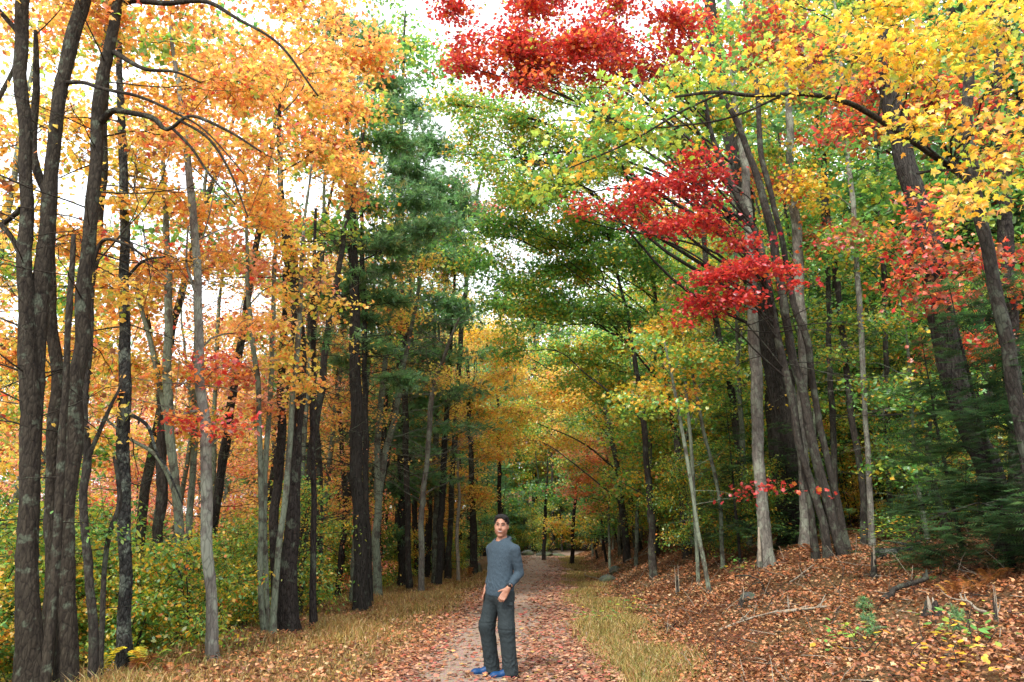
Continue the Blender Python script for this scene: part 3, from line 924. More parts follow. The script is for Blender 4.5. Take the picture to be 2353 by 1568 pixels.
t = uvtree('birch_tree', (968, 1349), 23.5, 'pale bare birch leaning right out of the left row', LT, 31, 'grey')
t.uvstem([(968, 1350, 14), (969, 1184, 13), (983, 1034, 12), (995, 900, 11), (1018, 824, 9), (1040, 770, 7), (1056, 730, 4)], 23.5)
t.bare(2.5, 9, 70, 2.6, .014, .35)
t.uvclump(1000, 880, 60, 50, 23.5, 'gold', T_STAR, .08, 0.44)
t.done()
t = uvtree('dead_tree', (1053, 1329), 28, 'bleached bare trunk at the far end of the left grass verge', LT, 32, 'pale')
t.uvstem([(1053, 1330, 8), (1051, 1220, 8), (1055, 1150, 8), (1052, 1090, 6), (1054, 1034, 5)], 28)
t.bare(1.5, 5, 10, .7, .01, .3)
t.done()

# ---------- right bank
t = uvtree('maple_tree', (1900, 1290), 15, 'leaning clump of four grey brown stems joined at the base on the right bank', RT, 40, 'mid')
t.uvstem([(1905, 1292, 20.5), (1893, 1209, 18.0), (1863, 1109, 16.4), (1838, 1034, 16.4), (1818, 909, 16.4), (1788, 784, 16.4), (1763, 650, 16.4), (1743, 550, 14.8), (1693, 450, 13.9), (1653, 360, 12.3), (1628, 280, 9.8)], 15, extend=2)
t.uvstem([(1940, 1292, 24.6), (1923, 1234, 22.1), (1898, 1134, 21.3), (1868, 1034, 20.5), (1848, 909, 20.5), (1813, 784, 19.7), (1793, 650, 18.0), (1778, 550, 18.0), (1743, 425, 16.4), (1693, 275, 13.1), (1653, 215, 10.7)], 15.1, extend=2, sides=18)
t.uvstem([(1950, 1292, 19.7, .3), (1925, 1159, 16.4, .3), (1900, 1059, 15.6, .3), (1878, 934, 14.8, .3), (1853, 784, 14.8, .3), (1823, 700, 13.9, .3), (1803, 575, 13.1, .3), (1753, 375, 12.3, .3), (1743, 250, 10.7, .3), (1723, 100, 9.0, .3)], 15.1, extend=2)
t.uvstem([(1875, 1292, 18.0, .2), (1866, 1210, 15.6, .2), (1856, 1134, 13.9, .2), (1838, 1000, 11.5, .25), (1815, 850, 9.0, .3)], 15.1)
for b in [(1060, 40, 70, 60), (1150, 90, 110, 80), (1280, 60, 130, 80), (1300, 150, 110, 50), (1420, 90, 110, 70), (1180, -40, 150, 60), (1480, 20, 110, 60), (1560, 60, 80, 50), (1090, 130, 60, 40)]:
    t.uvclump(b[0], b[1], b[2], b[3] * .75, 13.6, 'red', T_STAR, .078, 1.6, up=.32, flat=.22)
for b in [(1400, 470, 70, 50), (1480, 440, 80, 60), (1570, 420, 80, 60), (1640, 380, 70, 40), (1560, 530, 70, 45), (1640, 490, 80, 60), (1700, 570, 60, 50), (1640, 650, 80, 50), (1600, 690, 50, 40), (1690, 700, 60, 50), (1760, 620, 60, 50), (1590, 740, 50, 25), (1820, 640, 50, 40)]:
    t.uvclump(b[0], b[1], b[2], b[3] * .7, 14.2, 'crimson', T_STAR, .078, 1.1, up=.32, flat=.2)
for b in [(1120, 170, 80, 30), (1250, 200, 90, 30), (1480, 90, 90, 40), (1590, 110, 80, 50), (1420, 160, 90, 30)]:
    t.uvclump(*b, 14, 'redorange', T_STAR, .088, .6, up=.32, flat=.2)
t.uvclump(1790, 1120, 70, 40, 14.5, 'crimson', T_STAR, .08, .14, lim=False)
t.bare(4, 9, 30, 2.2, .014, -.05)
t.done(single=300)

t = uvtree('maple_tree', (1760, 1284), 16, 'upright pale grey trunk with a split bark flake at its foot', RT, 41, 'grey')
t.uvstem([(1760, 1284, 32), (1753, 1184, 28), (1745, 1084, 27), (1740, 934, 26), (1733, 784, 25), (1725, 600, 22), (1713, 400, 18), (1690, 250, 14), (1680, 100, 10)], 16, sides=18, extend=3)
for b in [(1540, 300, 90, 60), (1620, 250, 90, 60), (1450, 330, 90, 60), (1560, 170, 90, 60), (1650, 120, 90, 60)]:
    t.uvclump(*b, 16, 'greengold', T_STAR, .09, 1.2)
t.bark = BARK['pale']
t.uvlimb([(1746, 1290, 9, -.25), (1745, 1260, 8, -.25), (1743, 1212, 3, -.22)], 16, 'bark_flake')
t.bark = BARK['grey']
t.done(single=40)
t = uvtree('oak_tree', (1823, 1240), 19, 'massive ridged trunk standing behind the pale grey trunk and leaning clump', RT, 42, 'ridged')
t.uvstem([(1826, 1255, 62), (1815, 1084, 56), (1797, 934, 54), (1770, 784, 52), (1735, 600, 46), (1700, 400, 40), (1660, 200, 32), (1630, 0, 25)], 19, sides=22, extend=4)
for b in [(1080, 240, 60, 50), (1100, 360, 60, 50), (1180, 500, 80, 50), (1300, 480, 90, 50), (1420, 460, 90, 60), (1250, 260, 90, 60), (1150, 230, 90, 60), (1180, 330, 80, 50), (1300, 360, 90, 60), (1100, 300, 70, 50), (1240, 430, 90, 50), (1120, 400, 70, 40), (1340, 250, 100, 60), (1400, 380, 90, 60)]:
    t.uvclump(*b, 19, 'greengold', T_TRI, .11, 1.7)
t.done()
for i, (rows, Y, lab, bk) in enumerate([
    ([(1850, 1250, 24), (1845, 1000, 23), (1843, 784, 22), (1838, 650, 22), (1828, 525, 21), (1818, 400, 19), (1813, 280, 15), (1805, 120, 10)], 17, 'tall pale trunk with a ragged top rising behind the leaning clump', 'grey'),
    ([(1985, 1200, 17), (1980, 1109, 15), (1966, 1009, 15), (1951, 909, 14), (1938, 784, 14), (1920, 625, 13), (1900, 475, 12), (1892, 350, 10), (1888, 175, 8)], 17, 'slim grey trunk right of the leaning clump, tilting left', 'mid'),
    ([(2003, 1225, 14), (1998, 1134, 13), (1993, 1034, 12), (1988, 934, 12), (1979, 784, 12), (1966, 550, 12), (1952, 400, 11), (1938, 225, 9), (1928, 100, 7)], 16, 'slim pale spotted trunk right of the leaning clump', 'grey'),
    ([(2044, 1210, 14), (2040, 934, 12), (2035, 784, 12), (2030, 600, 11), (2020, 450, 9), (2012, 300, 7)], 19, 'slim grey trunk left of the massive dark leaning one', 'mid'),
    ([(1925, 1230, 14), (1916, 1034, 13), (1910, 909, 13), (1905, 784, 12), (1902, 640, 11), (1890, 480, 9), (1880, 300, 7)], 18, 'slim grey trunk emerging behind the right side of the leaning clump', 'mid'),
]):
    t = uvtree('slender_tree', rows[0], Y, lab, RT, 50 + i, bk)
    t.uvstem(rows, Y, extend=3)
    for k in range(4):
        t.uvclump(rows[-1][0] - 40 + 60 * math.sin(k * 2.1 + i), 560 - 170 * k + 40 * math.sin(i * 3 + k), 80, 55, Y, ['yellowgreen', 'rust', 'greengold', 'yellow', 'green'][(i + k) % 5], T_STAR, .09, .8)
    t.bare(3, 8, 12, 1.4, .01, .1)
    t.done()

t = uvtree('oak_tree', (2300, 1200), 12, 'massive dark trunk leaning left at the right of the picture', RT, 60, 'ridged')
t.uvstem([(2325, 1250, 66), (2270, 1064, 56), (2243, 1009, 54), (2200, 909, 54), (2174, 784, 52), (2143, 600, 50), (2093, 425, 46), (2073, 325, 44), (2043, 200, 41), (2028, 100, 38), (2003, 0, 36)], 12, sides=22, extend=5)
for b in [(2060, 500, 70, 50), (2150, 560, 80, 60), (2080, 640, 60, 40), (2200, 640, 80, 50), (2260, 560, 70, 50), (2120, 700, 60, 30), (2000, 560, 60, 40)]:
    t.uvclump(*b, 11.3, 'rust', T_MAPLE, .09, 1.0)
for b in [(1900, 330, 80, 50), (2200, 250, 100, 70), (2100, 120, 120, 80), (1800, 100, 90, 70), (1960, 240, 80, 60), (1720, 60, 90, 70)]:
    t.uvclump(*b, 12.6, 'rust', T_STAR, .09, .9)
t.done(single=120)

t = uvtree('maple_tree', (2353, 1350), 9, 'bright yellow maple reaching a long bare limb over the right bank', RT, 61, 'mid')
t.uvstem([(2420, 1370, 40), (2385, 1150, 36), (2345, 959, 32), (2320, 834, 31), (2303, 740, 30), (2278, 620, 28), (2250, 475, 26), (2225, 330, 24), (2225, 200, 22), (2240, 80, 20), (2262, -20, 18)], 9, extend=3, sides=16)
t.uvlimb([(2235, 420, 17), (2158, 365, 16, -.2), (2100, 325, 15, -.4), (1993, 258, 13, -.6), (1943, 235, 12, -.7), (1853, 218, 11, -.8), (1728, 220, 9, -.9), (1653, 212, 8, -1), (1553, 222, 6, -1)], 9)
t.uvlimb([(1660, 213, 6, -1), (1560, 260, 5, -.9), (1440, 330, 4, -.8), (1300, 390, 3, -.7)], 9)
t.uvlimb([(1800, 219, 6, -.85), (1680, 270, 5, -.8), (1560, 290, 4, -.7), (1400, 300, 3, -.7)], 9)
for b in [(1900, 60, 110, 60), (2030, 30, 130, 60), (2180, 60, 140, 70), (2300, 120, 90, 70), (1850, 150, 80, 40), (1980, 160, 110, 50), (2120, 170, 90, 50), (2300, 40, 90, 60)]:
    t.uvclump(*b, 7.4, 'yellow', T_MAPLE, .082, 1.0, up=.3)
for b in [(2290, 330, 80, 60), (2230, 420, 70, 40), (2330, 250, 60, 60), (2200, 480, 40, 25), (2150, 270, 50, 40), (2090, 300, 45, 25), (2330, 400, 40, 50)]:
    t.uvclump(*b, 7.2, 'yellow', T_MAPLE, .082, .95, up=.3)
for b in [(1280, 350, 70, 40), (1350, 290, 80, 45), (1430, 240, 80, 50), (1240, 410, 50, 22), (1500, 320, 80, 40), (1400, 370, 70, 30), (1520, 200, 80, 50), (1620, 170, 70, 40), (1720, 170, 70, 40)]:
    t.uvclump(*b, 8.4, 'yellowgreen', T_MAPLE, .088, .9, up=.3)
t.done(single=300)

t = uvtree('dark_tree', (2340, 1150), 14, 'dark upright trunk nearest the right border of the picture', RT, 62, 'dark')
t.uvstem([(2350, 1260, 42), (2335, 1000, 38), (2320, 784, 36), (2310, 500, 32), (2300, 250, 26), (2290, 50, 20)], 14, extend=4)
for b in [(2260, 760, 80, 60), (2330, 650, 60, 60), (2180, 830, 70, 50), (2310, 300, 80, 90)]:
    t.uvclump(*b, 14, 'rust', T_STAR, .09, .8)
t.done()

for i, (rows, Y, lab) in enumerate([
    ([(1628, 1349, 10), (1603, 1209, 9), (1583, 1084, 9), (1562, 960, 8), (1545, 870, 6), (1525, 780, 4)], 15, 'thin sapling standing alone at the foot of the right bank'),
    ([(1603, 1300, 9), (1592, 1090, 8), (1577, 900, 7), (1568, 760, 4)], 17, 'thin straight sapling just behind the lone one on the right bank'),
    ([(1660, 1280, 10), (1650, 1130, 9), (1615, 980, 8), (1595, 880, 6), (1580, 780, 4)], 18, 'thin curved sapling left of the upright pale grey trunk')]):
    t = uvtree('sapling', rows[0], Y, lab, 'saplings on the right bank', 70 + i, 'lichen')
    t.uvstem(rows, Y)
    for b in [(rows[-1][0] - 20, rows[-1][1] + 10, 90, 45), (rows[-1][0] - 70, rows[-1][1] + 130, 80, 40), (rows[-1][0] + 60, rows[-1][1] + 60, 80, 40)]:
        t.uvclump(*b, Y, ['yellowgreen', 'yellow', 'greengold'][i], T_STAR, .08, .8)
    t.bare(1.5, 5, 12, .8, .007, .2)
    t.done()

# ---------- trees further along both sides of the path, met one by one down the avenue
MID = 'trees further down the path'
for i, (rows, Y, bk, lab, pal, blobs, tpl, sz) in enumerate([
    ([(1500, 1290, 18), (1490, 1100, 15), (1470, 900, 12), (1440, 720, 8), (1400, 560, 5)], 21, 'mid', 'maple arching green and yellow leaves over the path from the right, in mid distance', 'green',
     [(1090, 560, 70, 40), (1140, 520, 80, 50), (1180, 440, 80, 50), (1300, 420, 100, 50), (1200, 540, 110, 50), (1320, 500, 110, 60), (1250, 640, 120, 60), (1380, 620, 110, 60), (1480, 560, 100, 60), (1150, 640, 80, 50), (1240, 460, 90, 50), (1400, 520, 90, 60), (1540, 620, 90, 60), (1300, 740, 110, 50), (1430, 720, 100, 60), (1180, 760, 90, 50)], T_TRI, .118),
    ([(1580, 1285, 20), (1560, 1050, 17), (1530, 850, 13), (1500, 650, 9), (1480, 480, 6)], 23, 'mid', 'yellow-green maple behind the lone sapling', 'yellowgreen',
     [(1180, 620, 80, 50), (1290, 600, 90, 50), (1390, 610, 90, 50), (1230, 690, 80, 50), (1340, 690, 90, 50), (1250, 540, 80, 50), (1150, 560, 60, 40), (1420, 820, 110, 50), (1540, 800, 110, 60), (1640, 830, 90, 60), (1350, 880, 100, 50), (1600, 700, 90, 50), (1500, 930, 90, 50), (1600, 950, 80, 60)], T_TRI, .118),
    ([(1440, 1275, 16), (1425, 1120, 14), (1400, 980, 10), (1370, 840, 6)], 30, 'mid', 'golden maple hanging over the right of the path further down', 'gold',
     [(1180, 960, 80, 40), (1260, 930, 90, 40), (1230, 1020, 60, 30), (1330, 960, 90, 45), (1300, 870, 90, 40), (1190, 880, 80, 40), (1400, 930, 80, 45), (1120, 820, 80, 50)], T_TRI, .12),
    ([(1470, 1268, 14), (1450, 1150, 12), (1420, 1060, 9), (1390, 980, 6)], 33, 'mid', 'orange maple glowing low over the path on the right', 'coral',
     [(1330, 1060, 60, 30), (1400, 1050, 70, 35), (1360, 1110, 60, 25), (1440, 1090, 60, 35), (1380, 1150, 50, 20), (1300, 1030, 40, 20)], T_TRI, .13),
    ([(1510, 1265, 14), (1500, 1120, 12), (1485, 1000, 9), (1470, 900, 6)], 28, 'mid', 'yellow tree with gold leaves low on the far right bank', 'yellowgreen',
     [(1520, 1110, 70, 50), (1600, 1080, 70, 50), (1480, 1170, 60, 40), (1560, 1190, 60, 40), (1640, 1160, 50, 50), (1530, 1020, 80, 40)], T_TRI, .12),
    ([(1315, 1268, 9), (1318, 1200, 8), (1322, 1140, 6)], 40, 'dark', 'small yellow-leaved tree at the bend of the path', 'yellow',
     [(1320, 1190, 50, 18), (1350, 1210, 40, 16), (1300, 1215, 40, 16), (1330, 1240, 40, 12)], T_TRI, .15),
    ([(1250, 1270, 9), (1252, 1200, 8), (1255, 1140, 6), (1258, 1080, 4)], 44, 'dark', 'bright green beech above the bend of the path', 'green',
     [(1240, 1130, 50, 22), (1300, 1130, 45, 18), (1200, 1160, 40, 18), (1270, 1150, 50, 14)], T_TRI, .16),
    ([(1090, 1300, 16), (1086, 1160, 14), (1080, 1000, 11), (1075, 850, 7)], 32, 'mid', 'golden maple overhanging the path from the far left row', 'gold',
     [(1060, 900, 80, 50), (1090, 960, 70, 40), (1040, 1010, 60, 40), (1100, 1040, 60, 30), (1060, 1130, 60, 40), (1030, 1170, 50, 30), (1100, 1120, 40, 25), (1120, 880, 60, 40)], T_TRI, .12),
    ([(1000, 1330, 16), (1003, 1084, 14), (1000, 900, 11), (995, 700, 7)], 27, 'lichen', 'coral-leaved maple in the far left row', 'gold',
     [(960, 520, 60, 40), (1040, 560, 60, 30), (980, 960, 70, 50), (900, 980, 60, 50), (1030, 650, 50, 40), (950, 820, 60, 50), (1000, 1080, 50, 40)], T_TRI, .11),
    ([(1150, 1295, 12), (1148, 1150, 10), (1146, 1000, 8), (1140, 850, 5)], 36, 'dark', 'yellow maple closing the avenue above the person', 'yellow',
     [(1110, 770, 70, 40), (1160, 830, 70, 40), (1090, 700, 60, 40), (1180, 700, 70, 40), (1130, 1010, 50, 30), (1170, 950, 60, 35)], T_TRI, .13),
    ([(1030, 1310, 14), (1050, 900, 12), (1080, 560, 9), (1110, 380, 6)], 30, 'mid', 'pink-leaved maple top in the gap of sky', 'pink',
     [(1110, 470, 50, 30), (1080, 520, 50, 30), (1150, 500, 60, 30), (1060, 440, 30, 20)], T_TRI, .11),
    ([(940, 1340, 14), (930, 900, 13), (920, 500, 10), (925, 200, 7), (930, 60, 5)], 24, 'mid', 'oak holding green and yellow leaves against the sky at the top', 'green',
     [(930, 60, 60, 50), (900, 140, 50, 40), (990, 110, 50, 40), (960, 190, 50, 30), (1040, 150, 40, 40), (900, 20, 50, 30), (880, 240, 50, 30)], T_MAPLE, .15),
]):
    t = uvtree(['maple_tree', 'maple_tree', 'maple_tree', 'maple_tree', 'maple_tree', 'small_tree', 'beech_tree', 'maple_tree', 'maple_tree', 'maple_tree', 'maple_tree', 'oak_tree'][i], rows[0], Y, lab, MID, 80 + i, bk)
    t.uvstem(rows, Y, extend=1.0)
    for b in blobs:
        t.uvclump(*b, Y, pal, tpl, sz, 1.75 if i != 11 else 1.2)
    t.bare(2, 9, 25, 2.0, .012, .1)
    t.done()


# ------------------------------------------------------------------ the person
class Field:
    """signed distance grid; primitives are blended inside their own windows"""
    def __init__(self, lo, hi, h):
        self.lo = np.array(lo, float); self.h = h
        self.n = np.ceil((np.array(hi) - self.lo) / h).astype(int) + 1
        self.F = np.full(self.n, 1.0, np.float32)

    def win(self, lo, hi):
        a = np.clip(np.floor((np.array(lo) - self.lo) / self.h).astype(int), 0, self.n - 1)
        b = np.clip(np.ceil((np.array(hi) - self.lo) / self.h).astype(int) + 1, 1, self.n)
        sl = tuple(slice(i, j) for i, j in zip(a, b))
        ax = [self.lo[k] + self.h * np.arange(a[k], b[k]) for k in range(3)]
        return sl, np.stack(np.meshgrid(*ax, indexing='ij'), -1)

    def put(self, sl, d, k, mode='u'):
        A = self.F[sl]
        if mode == 'u':
            hh = np.clip(.5 + .5 * (A - d) / k, 0, 1)
            self.F[sl] = A * (1 - hh) + d * hh - k * hh * (1 - hh)
        else:
            d = -d
            hh = np.clip(.5 - .5 * (A - d) / k, 0, 1)
            self.F[sl] = A * (1 - hh) + d * hh + k * hh * (1 - hh)

    def cone(self, a, b, ra, rb, k=.03, mode='u'):
        a = np.array(a, float); b = np.array(b, float)
        m = max(ra, rb) + k * 1.2 + .02
        sl, X = self.win(np.minimum(a, b) - m, np.maximum(a, b) + m)
        ab = b - a
        t = np.clip(((X - a) @ ab) / max(ab @ ab, 1e-9), 0, 1)
        d = np.linalg.norm(X - a - t[..., None] * ab, axis=-1) - (ra + (rb - ra) * t)
        self.put(sl, d, k, mode)

    def ell(self, c, r, axes=None, k=.03, mode='u'):
        c = np.array(c, float); r = np.array(r, float)
        m = r.max() + k * 1.2 + .02
        sl, X = self.win(c - m, c + m)
        X = X - c
        if axes is not None: X = X @ np.array(axes).T
        k0 = np.linalg.norm(X / r, axis=-1); k1 = np.linalg.norm(X / (r * r), axis=-1)
        d = k0 * (k0 - 1) / np.maximum(k1, 1e-6)
        self.put(sl, d, k, mode)

    def coords(self):
        ax = [self.lo[k] + self.h * np.arange(self.n[k]) for k in range(3)]
        return np.meshgrid(*ax, indexing='ij', sparse=True)

    def mesh(self, mb, col=None):
        F = self.F; h = self.h
        F = np.pad(F, 1, constant_values=1.0); lo = self.lo - h
        s = F < 0
        nx, ny, nz = np.array(F.shape) - 1
        cor = [(i, j, k) for i in (0, 1) for j in (0, 1) for k in (0, 1)]
        cnt = sum(s[i:i + nx, j:j + ny, k:k + nz].astype(np.int8) for i, j, k in cor)
        cell = np.argwhere((cnt > 0) & (cnt < 8))
        vid = np.full((nx, ny, nz), -1, np.int64)
        vid[tuple(cell.T)] = np.arange(len(cell))
        vals = np.stack([F[cell[:, 0] + i, cell[:, 1] + j, cell[:, 2] + k] for i, j, k in cor], 1)
        acc = np.zeros((len(cell), 3)); w = np.zeros(len(cell))
        C = np.array(cor, float)
        for a in range(8):
            for b in range(a + 1, 8):
                if abs(C[a] - C[b]).sum() != 1: continue
                fa, fb = vals[:, a], vals[:, b]
                m = (fa < 0) != (fb < 0)
                t = np.where(m, fa / np.where(m, fa - fb, 1), 0)
                acc += np.where(m[:, None], C[a] + (C[b] - C[a]) * t[:, None], 0); w += m
        V = lo + h * (cell + acc / w[:, None])
        Q = []
        for ax in range(3):
            o = [0, 0, 0]; o[ax] = 1
            A = s[:nx, :ny, :nz]; B = s[o[0]:o[0] + nx, o[1]:o[1] + ny, o[2]:o[2] + nz]
            e = np.argwhere(A != B)
            u, v = [(1, 2), (2, 0), (0, 1)][ax]
            e = e[(e[:, u] > 0) & (e[:, v] > 0)]
            du = np.zeros(3, int); du[u] = 1
            dv = np.zeros(3, int); dv[v] = 1
            q = np.stack([vid[tuple((e - x).T)] for x in (du + dv, dv, 0 * du, du)], 1)
            fl = ~A[tuple(e.T)]
            q[fl] = q[fl][:, ::-1]
            Q.append(q[(q >= 0).all(1)])
        mb.add(V, q=np.concatenate(Q), c=None if col is None else np.repeat(np.array(col)[None], len(V), 0))


def cloth_mat(name, c1, c2, scale, rough=.85, bump=.25):
    m, n, l = new_mat(name)
    out = n.new('ShaderNodeOutputMaterial')
    b = n.new('ShaderNodeBsdfPrincipled'); b.inputs['Roughness'].default_value = rough
    b.inputs['Specular IOR Level'].default_value = .25
    tc = n.new('ShaderNodeTexCoord')
    mp = n.new('ShaderNodeMapping'); mp.inputs['Scale'].default_value = (1, 1, 2.2)
    l.new(tc.outputs['Object'], mp.inputs['Vector'])
    f = n.new('ShaderNodeTexNoise'); f.inputs['Scale'].default_value = scale; f.inputs['Detail'].default_value = 6
    f.inputs['Roughness'].default_value = .75
    l.new(mp.outputs[0], f.inputs['Vector'])
    r = ramp(n, [(.35, c1), (.65, c2)]); l.new(f.outputs['Fac'], r.inputs['Fac']); l.new(r.outputs['Color'], b.inputs['Base Color'])
    f2 = n.new('ShaderNodeTexNoise'); f2.inputs['Scale'].default_value = 16; f2.inputs['Detail'].default_value = 3
    l.new(tc.outputs['Object'], f2.inputs['Vector'])
    bp = n.new('ShaderNodeBump'); bp.inputs['Strength'].default_value = bump; bp.inputs['Distance'].default_value = .02
    l.new(f2.outputs['Fac'], bp.inputs['Height']); l.new(bp.outputs[0], b.inputs['Normal'])
    l.new(b.outputs[0], out.inputs[0])
    return m


def skin_mat():
    m, n, l = new_mat('skin')
    out = n.new('ShaderNodeOutputMaterial')
    b = n.new('ShaderNodeBsdfPrincipled'); b.inputs['Roughness'].default_value = .5
    b.inputs['Specular IOR Level'].default_value = .35
    tc = n.new('ShaderNodeTexCoord'); f = n.new('ShaderNodeTexNoise'); f.inputs['Scale'].default_value = 30
    f.inputs['Detail'].default_value = 4
    l.new(tc.outputs['Object'], f.inputs['Vector'])
    r = ramp(n, [(.3, (.225, .100, .060)), (.7, (.275, .132, .082))]); l.new(f.outputs['Fac'], r.inputs['Fac'])
    l.new(r.outputs['Color'], b.inputs['Base Color'])
    b.inputs['Subsurface Weight'].default_value = .08
    b.inputs['Subsurface Radius'].default_value = (.012, .005, .003)
    l.new(b.outputs[0], out.inputs[0])
    return m


M_SKIN = skin_mat()
M_SHIRT = cloth_mat('heather_blue_knit', (.014, .026, .037), (.042, .062, .080), 110, .9)
M_TROUS = cloth_mat('slate_trouser_cloth', (.009, .014, .016), (.018, .026, .029), 60, .8, .35)
M_SHOE = cloth_mat('blue_shoe_mesh', (.002, .022, .075), (.004, .045, .14), 90, .5)
M_SOLE = cloth_mat('pale_shoe_rubber', (.16, .165, .165), (.26, .26, .25), 40, .6)
M_BLACK = cloth_mat('black_rubber', (.008, .008, .009), (.018, .018, .02), 60, .35)
M_HAIR = cloth_mat('black_hair', (.004, .0035, .0035), (.011, .009, .008), 140, .85, .8)
M_EYE = cloth_mat('eye_white', (.19, .17, .16), (.22, .2, .19), 20, .3, 0)
M_LIP = cloth_mat('lip', (.14, .035, .03), (.17, .05, .04), 60, .5, .05)
M_TOOTH = cloth_mat('tooth', (.27, .24, .21), (.32, .29, .26), 20, .4, 0)
M_GLASS = cloth_mat('watch_glass', (.05, .055, .06), (.12, .13, .14), 20, .12, 0)

PYY = 8.75
PX0 = float(P(1147.8, 1400, PYY)[0])
person = empty('person', (PX0, PYY, gz(PX0, PYY) + .008), 'smiling person in blue grey hooded top and dark cargo trousers standing on the path', 'person')

fw = np.array((-.62, -.785, 0)); lf = np.array((.785, -.62, 0)); up_ = np.array((0, 0, 1.0))
BODY_AX = np.stack((lf, fw, up_))
# joints
NECK = np.array((.030, .015, 1.455)); HEAD = np.array((.020, -.012, 1.600))
SH_L, EL_L, WR_L, KN_L = np.array((.172, -.100, 1.345)), np.array((.222, -.045, 1.090)), np.array((.098, -.215, .940)), np.array((.040, -.225, .868))
SH_R, EL_R, WR_R, KN_R = np.array((-.100, .118, 1.352)), np.array((-.080, .235, 1.110)), np.array((-.150, .075, .930)), np.array((-.172, .040, .858))
HP_L, KE_L, AN_L = np.array((.068, -.055, .86)), np.array((.078, -.085, .50)), np.array((.108, -.075, .09))
HP_R, KE_R, AN_R = np.array((-.068, .055, .86)), np.array((-.142, .045, .51)), np.array((-.098, .115, .09))
TOE_L, TOE_R = AN_L + np.array((-.155, -.045, -.055)), AN_R + np.array((-.165, -.035, -.055))
hf_ = norm(np.array((-.16, -.985, 0.0))); hz_ = norm(np.array((.06, .02, 1.0))); hl_ = np.cross(hz_, hf_) * -1
hl_ = norm(np.cross(hf_, hz_)) * -1 if (np.cross(hf_, hz_))[0] < 0 else norm(np.cross(hf_, hz_))
hf_ = norm(hf_ - hz_ * (hf_ @ hz_))
H_AX = np.stack((hl_, hf_, hz_))
hp = lambda x, y, z: HEAD + hl_ * x + hf_ * y + hz_ * z

# skin: one continuous body
B = Field((-.36, -.36, -.02), (.36, .40, 1.80), .0056)
B.ell((.015, .005, 1.28), (.150, .095, .185), BODY_AX, .04)
B.ell((.0, .0, 1.06), (.130, .090, .20), BODY_AX, .05)
B.ell((.0, .0, .90), (.140, .105, .13), BODY_AX, .05)
for A_, K_, N_ in ((HP_L, KE_L, AN_L), (HP_R, KE_R, AN_R)):
    B.cone(A_, K_, .072, .048, .04); B.cone(K_, N_, .048, .034, .03); B.cone(N_, N_ + np.array((-.10, -.02, -.045)), .034, .024, .02)
for S_, E_, W_ in ((SH_L, EL_L, WR_L), (SH_R, EL_R, WR_R)):
    B.cone(NECK - up_ * .04, S_, .05, .050, .04); B.cone(S_, E_, .046, .036, .03); B.cone(E_, W_, .037, .025, .02)
B.cone(NECK - up_ * .03, hp(0, -.012, -.06), .060, .054, .03)


def hand(W, K, out, thumb, side_dir):
    """palm from wrist W to knuckles K; four bent fingers going on down, thumb leaving the side"""
    d = norm(K - W)
    B.cone(W, W + d * .03, .025, .028, .015)
    for i in range(4):
        o = side_dir * (.0285 - .019 * i)
        B.cone(W + d * .02 + o * .5, K + o, .017, .0125, .010)
        L = (.036, .042, .039, .030)[i]
        m = K + o + norm(d * .8 + out * .25) * L
        e = m + norm(d * .9 - out * .5) * L * .72
        B.cone(K + o, m, .0105, .0092, .005); B.cone(m, e, .0092, .0075, .004)
    b = W + d * .028 + side_dir * .022
    m = b + thumb * .042
    B.cone(b, m, .0145, .011, .010); B.cone(m, m + norm(thumb + d * .15) * .034, .011, .0085, .004)


hand(WR_L, KN_L + np.array((.004, 0, -.012)), np.array((-.2, -1, 0)), norm(np.array((-.93, -.10, -.22))), norm(np.array((-.75, .10, .45))))
hand(WR_R, KN_R, np.array((-.7, -.6, 0)), norm(np.array((-.2, -.75, -.5))), norm(np.array((-.1, -.9, .1))))
# head
B.ell(hp(0, -.012, .038), (.076, .094, .086), H_AX, .02)
B.ell(hp(0, .024, -.022), (.072, .064, .088), H_AX, .02)
B.ell(hp(0, .018, -.058), (.066, .060, .052), H_AX, .02)
B.ell(hp(0, .062, -.104), (.026, .022, .018), H_AX, .022)
for s in (-1, 1):
    B.ell(hp(s * .036, .066, -.034), (.022, .018, .020), H_AX, .02)
    B.ell(hp(s * .076, -.008, -.006), (.009, .020, .028), H_AX, .008)
    B.ell(hp(s * .031, .098, .010), (.017, .012, .011), H_AX, .010, 's')
B.cone(hp(-.034, .078, .030), hp(.034, .078, .030), .012, .012, .015)
B.cone(hp(0, .086, .016), hp(0, .106, -.026), .008, .0125, .010)
for s in (-1, 1): B.ell(hp(s * .013, .092, -.029), (.008, .010, .008), H_AX, .006)
B.ell(hp(0, .078, -.060), (.034, .012, .018), H_AX, .018)
mb = MB(); B.mesh(mb)
mb.build('body', M_SKIN, person)

# hair
Hh = Field(tuple(HEAD - .16), tuple(HEAD + .19), .004)
Hh.ell(hp(0, -.016, .048), (.082, .102, .092), H_AX, .01)
Hh.cone(hp(-.040, .050, .104), hp(.044, .056, .102), .018, .020, .04)
Hh.cone(hp(.050, .055, .104), hp(.074, .02, .05), .016, .012, .02)
Hh.cone(hp(-.048, .05, .104), hp(-.074, .02, .05), .016, .012, .02)
for x, z, r in ((-.052, .052, .017), (-.036, .068, .020), (-.014, .070, .023), (.012, .064, .024), (.034, .056, .020), (.052, .036, .016)):
    Hh.ell(hp(x, .096, z), (r, .05, r * 1.05), H_AX, .006, 's')     # uneven parted hairline
Hh.ell(hp(0, .092, -.046), (.070, .085, .112), H_AX, .010, 's')
Hh.ell(hp(0, .0, -.14), (.15, .15, .115), H_AX, .012, 's')
gx, gy, gzz = Hh.coords()
